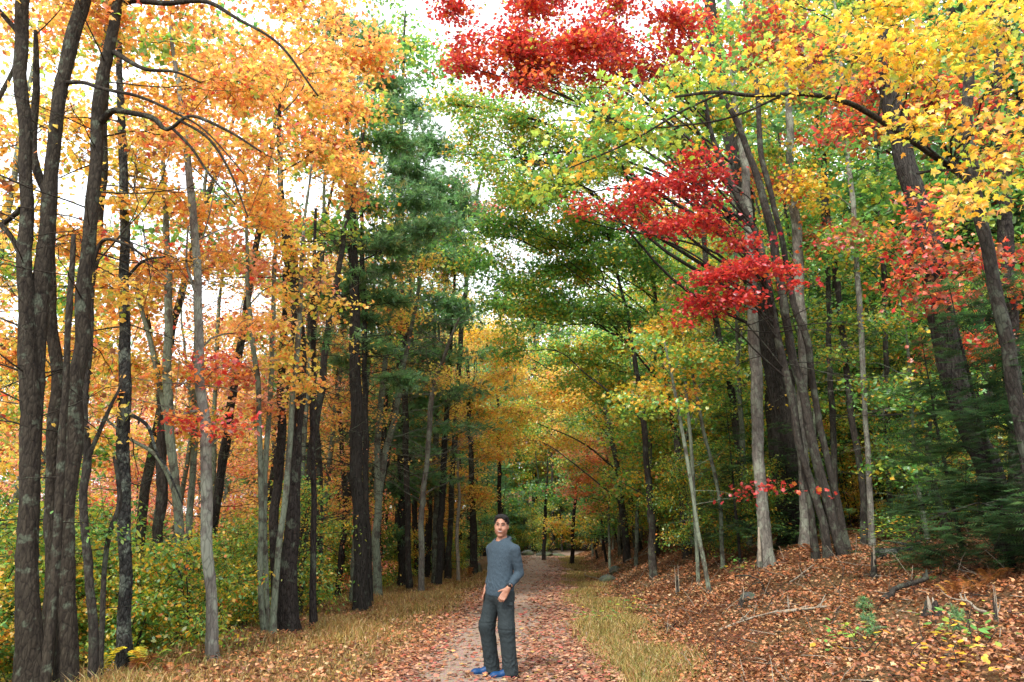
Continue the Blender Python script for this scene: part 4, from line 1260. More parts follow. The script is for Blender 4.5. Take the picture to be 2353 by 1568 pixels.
Hh.F += (.0022 * np.sin(170 * (gx + .5 * gy) + 25 * gzz + 2 * np.sin(60 * gzz))).astype(np.float32)
Hh.F += (.0016 * np.sin(gx * 230 + 60 * gy + 50 * gzz) * np.sin(gzz * 50 + gy * 90) + .0012 * np.sin(gx * 420 + gy * 310)).astype(np.float32)
mb = MB(); Hh.mesh(mb); mb.build('hair', M_HAIR, person)


def blob(name, mat, parts, h=.0016, parent=person):
    pts = np.concatenate([np.array([p[0], p[1]]) for p in parts])
    m = max(max(p[2], p[3]) for p in parts) + .006
    f = Field(pts.min(0) - m, pts.max(0) + m, h)
    for a, b, ra, rb in parts: f.cone(a, b, ra, rb, .003)
    q = MB(); f.mesh(q)
    return q.build(name, mat, parent)


def skin_y(x, z):
    """how far forward the face surface lies at (x, z) of the head frame"""
    q = np.array([hp(x, y, z) for y in np.arange(.13, .03, -.001)])
    ii = np.round((q - B.lo) / B.h).astype(int)
    return float(np.arange(.13, .03, -.001)[np.argmax(B.F[tuple(ii.T)] < .0008)])


def on(x, z, off=0.0): return hp(x, skin_y(x, z) + off, z)


def stroke(xz, r, off=0.0):
    p = [on(x, z, off) for x, z in xz]
    return [(p[i], p[i + 1], r[i], r[i + 1]) for i in range(len(p) - 1)]


for s in (-1, 1):
    ew = blob('eye', M_EYE, stroke([(s * .020, .0090), (s * .031, .0105), (s * .044, .0105)], [.0032, .0050, .0028], -.0012), .0012)
    blob('iris', M_HAIR, [(on(s * .031 - .0015, .0110, .0012), on(s * .031 - .0015, .0110, .0018), .0054, .0052)], .0012, ew)
    blob('eyelid', M_HAIR, stroke([(s * .018, .0105), (s * .025, .0150), (s * .034, .0160), (s * .045, .0125)], [.0018, .0028, .0028, .0018], .0010), .0012)
    blob('eyebrow', M_HAIR, stroke([(s * .015, .0300), (s * .027, .0345), (s * .038, .0350), (s * .050, .0285)], [.0038, .0044, .0040, .0022], .0008), .0014)
blob('teeth', M_TOOTH, stroke([(-.024, -.0540), (-.010, -.0610), (.010, -.0610), (.024, -.0540)], [.0022, .0040, .0040, .0022], .0004))
blob('lips', M_LIP, stroke([(-.033, -.0480), (-.016, -.0540), (0, -.0550), (.016, -.0540), (.033, -.0480)], [.0016, .0024, .0026, .0024, .0016], .0004)
     + stroke([(-.032, -.0485), (-.017, -.0645), (0, -.0695), (.017, -.0645), (.032, -.0485)], [.0016, .0030, .0034, .0030, .0016], .0004))

def creases(gx, gy, gz_, seed, scale, zs, n=5):
    """soft sharp-bottomed folds running in a few random directions"""
    rg = np.random.default_rng(seed)
    out = 0
    for _ in range(n):
        d = norm(rg.normal(0, 1, 3)); d[2] = abs(d[2]) * zs; p = rg.uniform(0, 6, 3)
        w = scale * rg.uniform(.7, 1.4)
        ph = w * (d[0] * gx + d[1] * gy + d[2] * gz_) + 1.3 * np.sin(.45 * w * (gz_ + .6 * gx) + p[0]) + 1.1 * np.sin(.5 * w * (gx - gy) + p[1])
        m = .5 + .5 * np.sin(.33 * w * (gx * .8 + gy) + p[2]) * np.sin(.27 * w * gz_ + p[1])
        out = out + m * (np.abs(np.sin(ph)) - .6)
    return out / math.sqrt(n)


# hooded top
S = Field((-.36, -.36, .74), (.36, .42, 1.56), .006)
S.ell((.018, .003, 1.285), (.170, .120, .205), BODY_AX, .05)
S.ell((.002, .0, 1.075), (.160, .118, .215), BODY_AX, .07)
S.ell((.0, .0, .90), (.174, .138, .190), BODY_AX, .06)
for S_, E_, W_ in ((SH_L, EL_L, WR_L), (SH_R, EL_R, WR_R)):
    S.cone(NECK - up_ * .045, S_ + up_ * .006, .056, .046, .05)
    S.cone(S_, E_, .061, .053, .014)
    S.cone(E_, E_ + (W_ - E_) * .74, .053, .038, .012)
gx, gy, gzz = S.coords()
hem = .838 + .25 * (gx * .0) - .02 * np.sin(gx * 9)
ring = np.sqrt((gx - NECK[0]) ** 2 + (gy - NECK[1]) ** 2)
arm = np.minimum(np.linalg.norm(np.stack(np.broadcast_arrays(gx - .16, gy + .13, gzz - 1.0), -1), axis=-1), 9)
fold = (.0050 + .007 * np.exp(-((gzz - .95) / .12) ** 2) + .006 * np.exp(-((gx - .2) / .07) ** 2 - ((gzz - 1.1) / .1) ** 2)) * creases(gx, gy, gzz, 3, 62, .55, 6)
S.F += fold.astype(np.float32)
S.F = np.maximum(S.F, (hem - gzz).astype(np.float32))                    # hem
# sleeve ends open cleanly round the wrists
for E_, W_ in ((EL_L, WR_L), (EL_R, WR_R)):
    d = norm(W_ - E_); c = E_ + (W_ - E_) * .80
    sl, X = S.win(c - .075, c + .075)
    pl = -((X - c) @ d)
    near = np.linalg.norm(np.cross(X - c, d), axis=-1) - .062
    A = S.F[sl]
    S.F[sl] = np.where((near < 0) & (pl < 0) & (np.linalg.norm(X - c, axis=-1) < .06), np.maximum(A, -pl), A)
S.cone(NECK + fw * .03 - up_ * .02, NECK + fw * .02 + up_ * .12, .062, .064, .008, 's')   # neck opening
mb = MB(); S.mesh(mb)
shirt = mb.build('hooded_top', M_SHIRT, person)
# the hood lying on the shoulders and the overlapped collar
Hd = Field((-.16, -.18, 1.33), (.22, .22, 1.60), .004)
k = 26
prev = None
for i in range(k + 1):
    a = 2 * math.pi * i / k
    back = .5 - .5 * math.cos(a)                     # 0 in front, 1 behind
    d = fw * math.cos(a) + lf * math.sin(a)
    c = NECK + d * (.064 + .014 * back) + up_ * (-.030 + .036 * back + .004 * math.sin(3 * a))
    r = .010 + .022 * back
    if prev is not None: Hd.cone(prev[0], c, prev[1], r, .012)
    prev = (c, r)
Hd.cone(NECK + fw * .064 + lf * .035 - up_ * .022, NECK + fw * .088 - lf * .018 - up_ * .052, .011, .008, .01)
Hd.cone(NECK + fw * .066 - lf * .03 - up_ * .024, NECK + fw * .086 + lf * .004 - up_ * .048, .010, .007, .006)
gx, gy, gzz = Hd.coords()
Hd.F += (.003 * np.sin(55 * gx + 40 * gzz) * np.sin(47 * gy)).astype(np.float32)
mb = MB(); Hd.mesh(mb); mb.build('hood', M_SHIRT, person)

# trousers
Tr = Field((-.34, -.32, .0), (.34, .36, 1.0), .006)
Tr.ell((.0, .0, .865), (.165, .128, .135), BODY_AX, .05)
for A_, K_, N_, zs in ((HP_L, KE_L, AN_L, .515), (HP_R, KE_R, AN_R, .555)):
    Tr.cone(A_, K_, .100, .088, .05); Tr.cone(K_ + np.array((0, 0, .03)), N_ + np.array((.012, 0, .02)), .090, .080, .03)
    Tr.cone(N_ + np.array((.01, 0, .05)), N_ + np.array((.02, .0, -.035)), .078, .084, .02)
gx, gy, gzz = Tr.coords()
f = (.0055 + .010 * np.exp(-((gzz - .14) / .10) ** 2) + .005 * np.exp(-((gzz - .47) / .09) ** 2) + .003 * np.exp(-((gzz - .80) / .06) ** 2)) * creases(gx, gy, gzz, 8, 64, .9, 6)
for zs, x0, sl_ in ((.500, .075, -.04), (.560, -.14, .04)):        # zip-off seams round the knees
    m = np.exp(-((gx - x0) / .10) ** 4)
    w = gzz - zs - sl_ * (gx - x0)
    f = f + m * (.0032 * np.exp(-(w / .006) ** 2) - .0022 * np.exp(-((w - .02) / .012) ** 2))
Tr.F += f.astype(np.float32)
Tr.F = np.maximum(Tr.F, np.maximum((gzz - .905), (.036 + .10 * np.maximum(-(gx + .0), 0) * 0 - gzz)).astype(np.float32))
mb = MB(); Tr.mesh(mb)
tr = mb.build('trousers', M_TROUS, person)
# cargo pocket flap on his left thigh with a small bright tab
fl_c = HP_L + np.array((.028, -.098, -.085))
blob('pocket_flap', M_TROUS, [(fl_c + lf * .055 + up_ * .004, fl_c - lf * .03 + up_ * .004, .010, .010), (fl_c + lf * .055 - up_ * .012, fl_c - lf * .03 - up_ * .012, .010, .010)], .003, tr)
blob('pocket_tab', M_SOLE, [(fl_c - lf * .030 + fw * .012 - up_ * .006, fl_c - lf * .018 + fw * .012 - up_ * .006, .0035, .0035)], .0015, tr)

for A_, T_ in ((AN_L, TOE_L), (AN_R, TOE_R)):
    d = norm((T_ - A_) * np.array((1, 1, 0))); sd = np.array((-d[1], d[0], 0)); AX = np.stack((sd, d, up_))
    heel = A_ - d * .055; heel[2] = .05
    toe = T_.copy(); toe[2] = .042
    f = Field(np.minimum(heel, toe) - .09, np.maximum(heel, toe) + .11, .0035)
    f.cone(heel + up_ * .004, toe, .042, .033, .02)
    f.cone(A_ + up_ * .005, A_ + d * .07 - up_ * .035, .046, .036, .02)
    f.ell(toe + d * .004, (.043, .052, .034), AX, .02)
    gx, gy, gzz = f.coords()
    f.F = np.maximum(f.F, (.018 - gzz).astype(np.float32))
    mb = MB(); f.mesh(mb)
    shoe = mb.build('shoe', M_SHOE, person)
    g = Field(np.minimum(heel, toe) - .09, np.maximum(heel, toe) + .09, .0035)
    g.cone(heel, toe, .047, .040, .02); g.ell(toe + d * .006, (.049, .058, .040), AX, .02)
    gx, gy, gzz = g.coords()
    g.F = np.maximum(g.F, np.maximum((-.012 - gzz), gzz - .021 - .010 * (1 - np.clip(np.hypot(gx - toe[0], gy - toe[1]) / .05, 0, 1))).astype(np.float32))
    mb = MB(); g.mesh(mb); mb.build('sole', M_SOLE, shoe)
    lace = []
    for i in range(4):
        c = A_ + d * (.050 + .022 * i) - up_ * (.004 + .013 * i)
        lace += [(c - sd * .022 - up_ * .004, c + up_ * .006, .0035, .0035), (c + up_ * .006, c + sd * .022 - up_ * .004, .0035, .0035)]
    blob('lace', M_BLACK, lace, .0022, shoe)

# watch on his left wrist
wd = norm(WR_L - EL_L)
c = EL_L + (WR_L - EL_L) * .93
ref = norm(np.cross(wd, up_)); nrm2 = np.cross(ref, wd)
ring_ = []
for i in range(17):
    a = 2 * math.pi * i / 16
    ring_.append(c + (ref * math.cos(a) + nrm2 * math.sin(a)) * .0285)
wt = blob('watch_strap', M_BLACK, [(ring_[i], ring_[i + 1], .008, .008) for i in range(16)], .0025)
face_n = norm(np.array((-.05, -.95, .30)) - wd * (np.array((-.05, -.95, .30)) @ wd))
fc = c + face_n * .034
blob('watch_case', M_BLACK, [(fc - face_n * .004, fc + face_n * .003, .021, .020)], .002, wt)
blob('watch_dial', M_GLASS, [(fc + face_n * .010, fc + face_n * .011, .0145, .0135)], .002, wt)


# ------------------------------------------------------------------ the wood behind: kinds built once, then copied tree by tree
def broadleaf(name, pal, h, seed, bark, size=.165, n=12, r=1.5, start=.38, cover=1.0, lean=0.6):
    t = Tree(name, (0, 0, 0), seed=seed, bark=bark)
    rg = t.rng
    t.stem([(0, 0, -.3, .0082 * h), (rg.normal(0, .1), rg.normal(0, .1), .25 * h, .0066 * h), (rg.normal(0, lean * .5), rg.normal(0, lean * .5), .6 * h, .005 * h), (rg.normal(0, lean), rg.normal(0, lean), h * .97, .002 * h)], sides=9, step=.2)
    for k in range(n):
        f = start + (1 - start) * (k + .5) / n
        a = k * 2.4 + rg.normal(0, .4)
        R = r * (0.35 + 1.25 * math.sin(math.pi * min(1, (1.05 - f) / (1.05 - start)) ** .8)) * .8
        c = (math.cos(a) * R, math.sin(a) * R, f * h + rg.normal(0, .3))
        t.clump(c, (r * rg.uniform(.7, 1.05), r * rg.uniform(.7, 1.05), r * rg.uniform(.42, .62)), pal, T_RHOMB, size, cover, per=14, spray=1.8)
    t.bare(.12 * h, .5 * h, 10, 1.6, .01, .1, twigs=3)
    o = t.done()
    return o


def barepole(name, h, seed):
    t = Tree(name, (0, 0, 0), seed=seed, bark='lichen')
    t.stem([(0, 0, -.3, .09), (.05, .02, .3 * h, .075), (-.1, .1, .65 * h, .05), (.15, .05, h, .012)], sides=8, step=.2)
    t.bare(.2 * h, .98 * h, 70, 1.7, .011, .45, twigs=7)
    for k in range(7):
        t.clump((1.0 * math.cos(k * 2.4), 1.0 * math.sin(k * 2.4), h * (.35 + .09 * k)), (.9, .9, .5), 'gold' if k % 2 else 'coral', T_RHOMB, .10, .22, per=6, spray=2)
    return t.done()


def pine(name, h, seed, start=.3):
    t = Tree(name, (0, 0, 0), seed=seed, bark='ridged')
    rg = t.rng
    t.stem([(0, 0, -.3, .0085 * h), (0.05, 0, .4 * h, .0068 * h), (rg.normal(0, .2), rg.normal(0, .2), .97 * h, .001 * h)], sides=9, step=.25)
    n = 20
    for k in range(n):
        f = start + (1 - start) * (k + .5) / n
        a = k * 2.4
        R = 2.3 * (1.06 - f) / (1.06 - start) + .3
        t.clump((math.cos(a) * R * .7, math.sin(a) * R * .7, f * h), (R * .65 + .2, R * .65 + .2, .34), 'pine', T_TUFTLO, .34, 1.3, per=9, up=.25, spray=.7, bare=.05, droop=-.25)
    t.bare(.06 * h, .4 * h, 30, 1.6, .012, -.1, twigs=4)
    return t.done(NEEDLE)


def hemlock(name, h, seed, tpl=T_HEMLO, size=.34, cover=1.5, n=16):
    t = Tree(name, (0, 0, 0), seed=seed, bark='dark')
    rg = t.rng
    t.stem([(0, 0, -.2, .010 * h), (0.03, 0, .5 * h, .006 * h), (.05, .03, h, .001 * h)], sides=7, step=.2)
    for k in range(n):
        f = .08 + .9 * (k + .5) / n
        a = k * 2.4
        R = .30 * h * (1.04 - f) + .1
        t.clump((math.cos(a) * R * .6, math.sin(a) * R * .6, f * h - .1 * R), (R * .7 + .1, R * .7 + .1, .09 * h * (1.1 - f) + .12), 'hemlock', tpl, size, cover, per=7, up=.75, spray=.5, bare=.03, droop=.25)
    return t.done(NEEDLE, crown='crown')


def shrub(name, pal, h, seed, size=.068, tpl=T_OVAL, cover=.95, n=7, r=.6):
    t = Tree(name, (0, 0, 0), seed=seed, bark='mid')
    rg = t.rng
    for k in range(4):
        a = rg.uniform(0, 6.28)
        t.stem([(rg.normal(0, .08), rg.normal(0, .08), -.2, .012), (math.cos(a) * .2, math.sin(a) * .2, .5 * h, .009), (math.cos(a) * .6, math.sin(a) * .6, h, .003)], name='stem', sides=5, step=.2, flare=False, limb=True)
    for k in range(n):
        a = k * 2.4 + rg.normal(0, .4)
        f = .12 + .85 * (k + .5) / n
        R = r * rg.uniform(.3, 1.1)
        t.clump((math.cos(a) * R, math.sin(a) * R, f * h), (r * .8, r * .8, r * .55), pal, tpl, size, cover, per=10, spray=1.9, bare=.05)
    return t.done(crown='foliage')


KINDS = {
    'airygold': broadleaf('maple_tree', 'gold', 13, 221, 'mid', .125, 17, 1.6, .14, .50),
    'airyorange': broadleaf('maple_tree', 'orange', 14, 222, 'dark', .125, 17, 1.6, .18, .50),
    'airypeach': broadleaf('maple_tree', 'coral', 12, 223, 'lichen', .125, 17, 1.6, .14, .42),
    'barepole': barepole('slender_tree', 15, 231),
    'sapling': broadleaf('sapling', 'yellowgreen', 7, 224, 'lichen', .10, 12, .95, .22, .6),
    'greensapling': broadleaf('sapling', 'green', 6.5, 225, 'mid', .10, 12, .95, .2, .65),
    'orange': broadleaf('maple_tree', 'orange', 14, 201, 'mid'),
    'gold': broadleaf('maple_tree', 'gold', 13, 202, 'mid'),
    'yellowgreen': broadleaf('maple_tree', 'yellowgreen', 13, 203, 'lichen', start=.25, n=14),
    'green': broadleaf('oak_tree', 'green', 14, 204, 'ridged', start=.28, n=14, r=1.7),
    'greengold': broadleaf('birch_tree', 'greengold', 12, 205, 'grey', start=.3),
    'coral': broadleaf('maple_tree', 'coral', 12, 206, 'mid'),
    'pink': broadleaf('maple_tree', 'pink', 9, 207, 'mid', start=.2, r=1.4),
    'rust': broadleaf('oak_tree', 'rust', 14, 208, 'dark'),
    'pole': broadleaf('slender_tree', 'yellowgreen', 15, 209, 'mid', start=.6, n=6, r=1.0, cover=.8),
    'darkpole': broadleaf('slender_tree', 'green', 15, 210, 'dark', start=.6, n=6, r=1.1, cover=.8),
    'pine': pine('white_pine', 19, 211),
    'lowpine': pine('white_pine', 11, 212, .12),
    'hemlock': hemlock('hemlock_tree', 9, 213),
}
SHRUBS = {
    'green': shrub('shrub', 'green', 2.6, 301, n=9, r=.75),
    'lush': shrub('shrub', 'yellowgreen', 1.7, 302, n=7, r=.7, size=.075),
    'yellow': shrub('shrub', 'yellowgreen', 2.8, 303, n=9, r=.75),
    'thin': shrub('shrub', 'yellow', 2.4, 304, n=5, r=.6, cover=.8),
    'coral': shrub('shrub', 'coral', 2.2, 305, n=5, r=.6, cover=.8),
}
BASE_H = {'orange': 14, 'gold': 13, 'yellowgreen': 13, 'green': 14, 'greengold': 12, 'coral': 12, 'pink': 9, 'rust': 14, 'pole': 15, 'darkpole': 15, 'pine': 19, 'lowpine': 11, 'hemlock': 9}
LOOK = {'barepole': 'slim pale half-bare tree', 'airygold': 'thin-crowned golden maple', 'airyorange': 'thin-crowned orange maple', 'airypeach': 'thin-crowned peach maple', 'sapling': 'yellow-green sapling', 'greensapling': 'green sapling',
        'orange': 'orange-leaved maple', 'gold': 'golden maple', 'yellowgreen': 'yellow-green maple', 'green': 'green oak', 'greengold': 'thin green-gold birch',
        'coral': 'coral-leaved maple', 'pink': 'low pinkish maple', 'rust': 'rust-leaved oak', 'pole': 'slender grey high-crowned tree', 'darkpole': 'slender dark high-crowned tree',
        'pine': 'tall green pine', 'lowpine': 'low bushy pine', 'hemlock': 'dark green hemlock'}
SLOOK = {'barepole': 'slim pale half-bare tree', 'airygold': 'thin-crowned golden maple', 'airyorange': 'thin-crowned orange maple', 'airypeach': 'thin-crowned peach maple', 'sapling': 'yellow-green sapling', 'greensapling': 'green sapling',
        'green': 'tall green bush', 'lush': 'low lush yellow-green bush', 'yellow': 'tall yellow-green bush', 'thin': 'thin yellow-leaved bush', 'coral': 'thin coral-leaved bush'}
used = set()
rf = np.random.default_rng(99)
taken = [(p.location.x, p.location.y) for p in COL.objects if p.parent is None and p.type == 'EMPTY' and p.location.length > 1]


LANDMARKS = [(66, 'the leftmost double-stemmed maple'), (165, 'the grey-patched brown maple'), (286, 'the flaky black trunk'), (405, 'the lichen-covered fork'), (478, 'the pale straight trunk'),
             (602, 'the slim lichen-grey trunks'), (665, 'the thick flared dark trunk'), (720, 'the bare dark pole'), (824, 'the tall thick pine'), (885, 'the grey forked trunk'), (985, 'the bare pale birch'),
             (1053, 'the bleached bare trunk'), (1147, 'the person'), (1250, 'the end of the path'), (1330, 'the small yellow tree at the bend'), (1440, 'the low orange maple'), (1520, 'the yellow-leaved tree'), (1600, 'the lone thin sapling'),
             (1748, 'the upright pale grey trunk'), (1810, 'the massive ridged trunk'), (1870, 'the leaning clump'), (1990, 'the pale spotted trunk'), (2040, 'the slim grey trunk beyond'), (2200, 'the massive dark leaning trunk'), (2330, 'the right border')]
spots = []


def place(kind, x, y, scale, where, cat='tree', table=KINDS, look=LOOK, group=None, label=None):
    src = table[kind]
    key = (cat, kind)
    if key in used:
        o = copy_tree(src)
    else:
        o = src
        used.add(key)
    z = gz(x, y)
    o.location = (x, y, z - .05)
    s = scale
    o.scale = (s * rf.uniform(.9, 1.1), s * rf.uniform(.9, 1.1), s)
    o.rotation_euler = (rf.normal(0, .03), rf.normal(0, .03), rf.uniform(0, 6.28))
    many = look.get(kind, '')
    many = many[:-4] + 'bushes' if many.endswith('bush') else (many.replace(' trunk with a', ' trunks with a') if ' trunk with a' in many else
           many[:-5] + 'birches' if many.endswith('birch') else many + 's')
    tag(o, label, cat, group or f'{many} {where}')
    if label is None: spots.append((o, look[kind], where, x, y, s))
    return o


def name_spots():
    """say of each tree or bush which landmark it stands behind, beside or before, then tell the rest apart by height and distance"""
    by = {}
    for o, lk, where, x, y, s in spots:
        u = CX + FPX * x / (y * math.cos(PITCH))
        k = min(LANDMARKS, key=lambda m: abs(m[0] - u))
        side_ = 'behind' if abs(k[0] - u) < 16 else ('just left of' if u < k[0] else 'just right of')
        if u < -30 or u > 2385: side_, k = 'standing past', (0, 'the left border' if u < 0 else 'the right border')
        by.setdefault((lk, f'{side_} {k[1]}'), []).append((y, s, o, where))
    for (lk, pos), L in by.items():
        L.sort(key=lambda r: r[0])
        n = len(L)
        for i, (y, s, o, where) in enumerate(L):
            pre = '' if n == 1 else (('nearer', 'farther')[i] if n == 2 else ('nearest', 'middle', 'farthest')[i] if n == 3 else ('nearest', 'second nearest', 'third nearest', 'fourth nearest', 'fifth nearest', 'sixth nearest', 'seventh nearest')[min(i, 6)])
            o['label'] = (pre + ' ' + lk + ', ' + pos).strip()


def wood(n, xr, yr, mix, hs, where, dmin=1.7, ok=None, cat='tree', table=KINDS, look=LOOK, seed=1):
    rg = np.random.default_rng(seed)
    names = list(mix); w = np.array([mix[k] for k in names], float); w /= w.sum()
    made = tries = 0
    while made < n and tries < n * 60:
        tries += 1
        x, y = rg.uniform(*xr), rg.uniform(*yr)
        if ok is not None and not ok(x, y): continue
        if any((x - a) ** 2 + (y - b) ** 2 < dmin ** 2 for a, b in taken): continue
        taken.append((x, y))
        k = names[rg.choice(len(names), p=w)]
        place(k, x, y, rg.uniform(*hs), where, cat, table, look)
        made += 1


def side(x, y): return x - float(path_x(y))


wood(28, (-14, -2), (10.5, 44), {'airyorange': 3, 'airygold': 4, 'pole': 4, 'darkpole': 2}, (.75, 1.05), 'in the left row beside the water', 1.2,
     lambda x, y: -8.6 < side(x, y) < -4.4 and (y > 16 or x < -6.2), seed=21)
wood(40, (-16, -2), (22, 62), {'pole': 4, 'darkpole': 4, 'pine': 1.6, 'lowpine': 2, 'greengold': 1}, (.6, .9), 'crowded far down the left row', 1.0,
     lambda x, y: -8.5 < side(x, y) < -2.9 - .02 * (y - 22) and x > -10, seed=22)
wood(44, (4, 30), (18, 64), {'pole': 3, 'darkpole': 3, 'green': 3, 'yellowgreen': 3, 'greengold': 2, 'rust': 1.2, 'hemlock': 2, 'gold': 1}, (.8, 1.15), 'in the dense wood behind the right bank', 1.5,
     lambda x, y: side(x, y) > 4.6 and x / y < .78, seed=23)
wood(64, (8, 52), (17, 66), {'green': 3, 'yellowgreen': 2, 'hemlock': 4, 'pine': 2, 'darkpole': 2, 'rust': 1}, (1.2, 1.8), 'deep in the right-hand wood', 1.8,
     lambda x, y: side(x, y) > 7 and x / y > .22 and x / y < .85, seed=24)
wood(34, (-8, 16), (57, 76), {'darkpole': 3, 'pole': 2, 'hemlock': 1, 'lowpine': 3, 'gold': 1.5, 'yellowgreen': 3}, (.8, 1.1), 'where the path disappears', 1.4,
     lambda x, y: True, seed=25)
wood(26, (-9, 13), (60, 80), {'pine': 3, 'green': 3, 'greengold': 2, 'yellowgreen': 2, 'hemlock': 1}, (1.3, 1.75), 'towering past the end of the path', 1.5,
     lambda x, y: True, seed=29)
wood(60, (-84, -8), (84, 112), {'orange': 3, 'coral': 3, 'pink': 4, 'gold': 3, 'green': 2, 'pine': 1}, (1.1, 1.8), 'on the far shore of the pond', 2.3, lambda x, y: True, seed=26)
wood(26, (-34, -7), (12, 70), {'airyorange': 2, 'airygold': 4, 'airypeach': 3, 'pink': 1.5, 'yellowgreen': 2}, (.65, 1.0), 'along the near shore of the pond', 1.6,
     lambda x, y: -19 < side(x, y) < -8.5 and x / y > -.75, seed=27)
wood(18, (3, 16), (24, 56), {'green': 2.5, 'yellowgreen': 5, 'greengold': 3, 'gold': 2}, (.75, 1.0), 'leaning over the right edge of the path', 1.5,
     lambda x, y: 3.1 < side(x, y) < 8, seed=28)
wood(30, (-24, -7), (10, 40), {'green': 3, 'yellow': 4, 'coral': 1, 'thin': 2}, (1.0, 1.6), 'thick along the near shore', 1.0,
     lambda x, y: -17 < side(x, y) < -8 and x / y > -.8, 'shrub', SHRUBS, SLOOK, 35)
wood(40, (-22, -3), (13, 60), {'barepole': 1}, (.7, 1.1), 'among the left trees', .9,
     lambda x, y: -12 < side(x, y) < -4.3 - .0 * y and (y > 17 or x < -6) and x / y > -.75, seed=38)
wood(24, (-30, -6), (6, 34), {'green': 4, 'lush': 3, 'yellow': 2.5, 'coral': .6}, (.8, 1.3), 'growing below the left row of trunks', .8,
     lambda x, y: -9.5 < side(x, y) < -5.2 and x / y > -.86, 'shrub', SHRUBS, SLOOK, 31)
wood(40, (-30, -3), (9, 42), {'green': 4, 'lush': 3, 'yellow': 2.5, 'thin': 1.2, 'coral': .6}, (.7, 1.1), 'tucked between the left trunks', .8,
     lambda x, y: -7.5 < side(x, y) < -4.4 and x / y > -.8, 'shrub', SHRUBS, SLOOK, 32)
wood(34, (5, 26), (18, 50), {'pole': 3, 'barepole': 3}, (.8, 1.15), 'crowded behind the right bank', .9,
     lambda x, y: side(x, y) > 5.2 and x / y < .7, seed=39)
wood(46, (4, 24), (15, 44), {'sapling': 3, 'greensapling': 4}, (.7, 1.25), 'in the understorey of the right bank', 1.1,
     lambda x, y: side(x, y) > 4.4 and x / y < .76 and not (y < 20 and x / y < .5 and x / y > .3 and side(x, y) < 6.8), seed=36)
wood(28, (3, 12), (26, 62), {'sapling': 3, 'greensapling': 3}, (.8, 1.3), 'on the slope by the far path', 1.0, lambda x, y: 2.9 < side(x, y) < 6, seed=37)
wood(74, (4, 26), (16, 46), {'green': 2, 'lush': 1, 'yellow': 5, 'thin': 4}, (.8, 1.5), 'under the trees of the right bank', 1.0,
     lambda x, y: side(x, y) > 4.4 and x / y < .76, 'shrub', SHRUBS, SLOOK, 33)
wood(30, (-6, 16), (56, 70), {'green': 4, 'lush': 2, 'yellow': 2}, (1.1, 1.8), 'closing the end of the path', .9, lambda x, y: True, 'shrub', SHRUBS, SLOOK, 34)
name_spots()
HB = hemlock('hemlock_tree', 4.2, 214, T_HEM, .20, 1.6, 14)
KINDS['youngem'] = HB
for i, (u, v, Y, s, lab) in enumerate([(2330, 1300, 10.5, 1.05, 'young dark hemlock filling the lower right border of the picture'), (2215, 1290, 12.5, .9, 'young dark hemlock under the massive leaning trunk'),
                                  (2420, 1300, 9.4, 1.0, 'young dark hemlock cut by the right border'), (1700, 1275, 18, .95, 'young hemlock left of the upright pale grey trunk'),
                                  (1835, 1262, 18, .75, 'young hemlock behind the foot of the leaning clump')]):
    b = P(u, v, Y)
    place('youngem', b[0], Y, s, '', group='young hemlocks on the right bank', label=lab)
for src in list(KINDS.values()) + list(SHRUBS.values()):
    if not src.get('label'):
        for c in list(src.children): bpy.data.objects.remove(c)
        bpy.data.objects.remove(src)


# ------------------------------------------------------------------ fallen leaves and grass
def litter(name, n, xr, yr, keep, pal, size, tpl, seed, lift=.03, up=.72, mat=None):
    rg = np.random.default_rng(seed)
    y = yr[0] * (yr[1] / yr[0]) ** rg.random(n)          # denser close by, where single leaves show
    x = path_x(y) + rg.uniform(xr[0], xr[1], n)
    d = x - path_x(y)
    k = rg.random(n) < keep(x, y, d)
    x, y = x[k], y[k]
    z = ground_z(x, y) + np.where(np.abs(x - path_x(y)) < 1.2, .028, .012) + rg.random(len(x)) * lift
    mb = MB()
    leaves(mb, tpl, np.stack((x, y, z), 1), size * (1 + .012 * y.mean()), colours(rg, pal, len(x)), rg, up, None, 0.1)
    o = mb.build(name, LITTER, color=True, smooth=False)
    return o


def patch(x, y, f=1.0):
    return 0.5 + 0.5 * np.sin(x * 1.9 * f + 1.3 * np.sin(y * 0.8 * f + x)) * np.cos(y * 1.15 * f + 0.7 * np.sin(x * 2.3 * f))


keep_path = lambda x, y, d: np.clip(.95 * smooth(.15, .9, np.abs(d + .25)) + .5 * patch(x, y, 1.4) - .18, 0.14, 1)
o = litter('fallen_leaves', 14000, (-1.5, 1.45), (6.6, 15), keep_path, 'litter_path', .056, T_STAR, 41)
tag(o, 'pinkish brown fallen leaves strewn over the gravel path', 'fallen leaves', kind='stuff')
o = litter('fallen_leaves', 14000, (-1.7, 1.6), (15, 52), keep_path, 'litter_path', .085, T_RHOMB, 42, .02)
tag(o, 'pinkish fallen leaves far along the path', 'fallen leaves', kind='stuff')
kb = lambda x, y, d: np.where(d > 2.0, (.6 + .4 * patch(x, y)) * (.55 + .45 * patch(x + 3, y, 3.1)), .2)
o = litter('fallen_leaves', 96000, (1.8, 11.5), (5.4, 14.5), kb, 'litter_bank', .050, T_TRI, 43, .08, .5)
tag(o, 'deep orange brown fallen leaves on the lower right bank', 'fallen leaves', kind='stuff')
o = litter('fallen_leaves', 110000, (1.9, 14), (13.5, 62), kb, 'litter_bank', .052, T_RHOMB, 44, .06, .5)
tag(o, 'brown fallen leaves higher up the right bank', 'fallen leaves', kind='stuff')
kl = lambda x, y, d: .35 + .5 * patch(x, y, .8)
o = litter('fallen_leaves', 26000, (-5.6, -1.0), (6.6, 34), kl, 'litter_bank', .055, T_RHOMB, 45, .08, .55)
tag(o, 'brown fallen leaves caught in the grass left of the path', 'fallen leaves', kind='stuff')


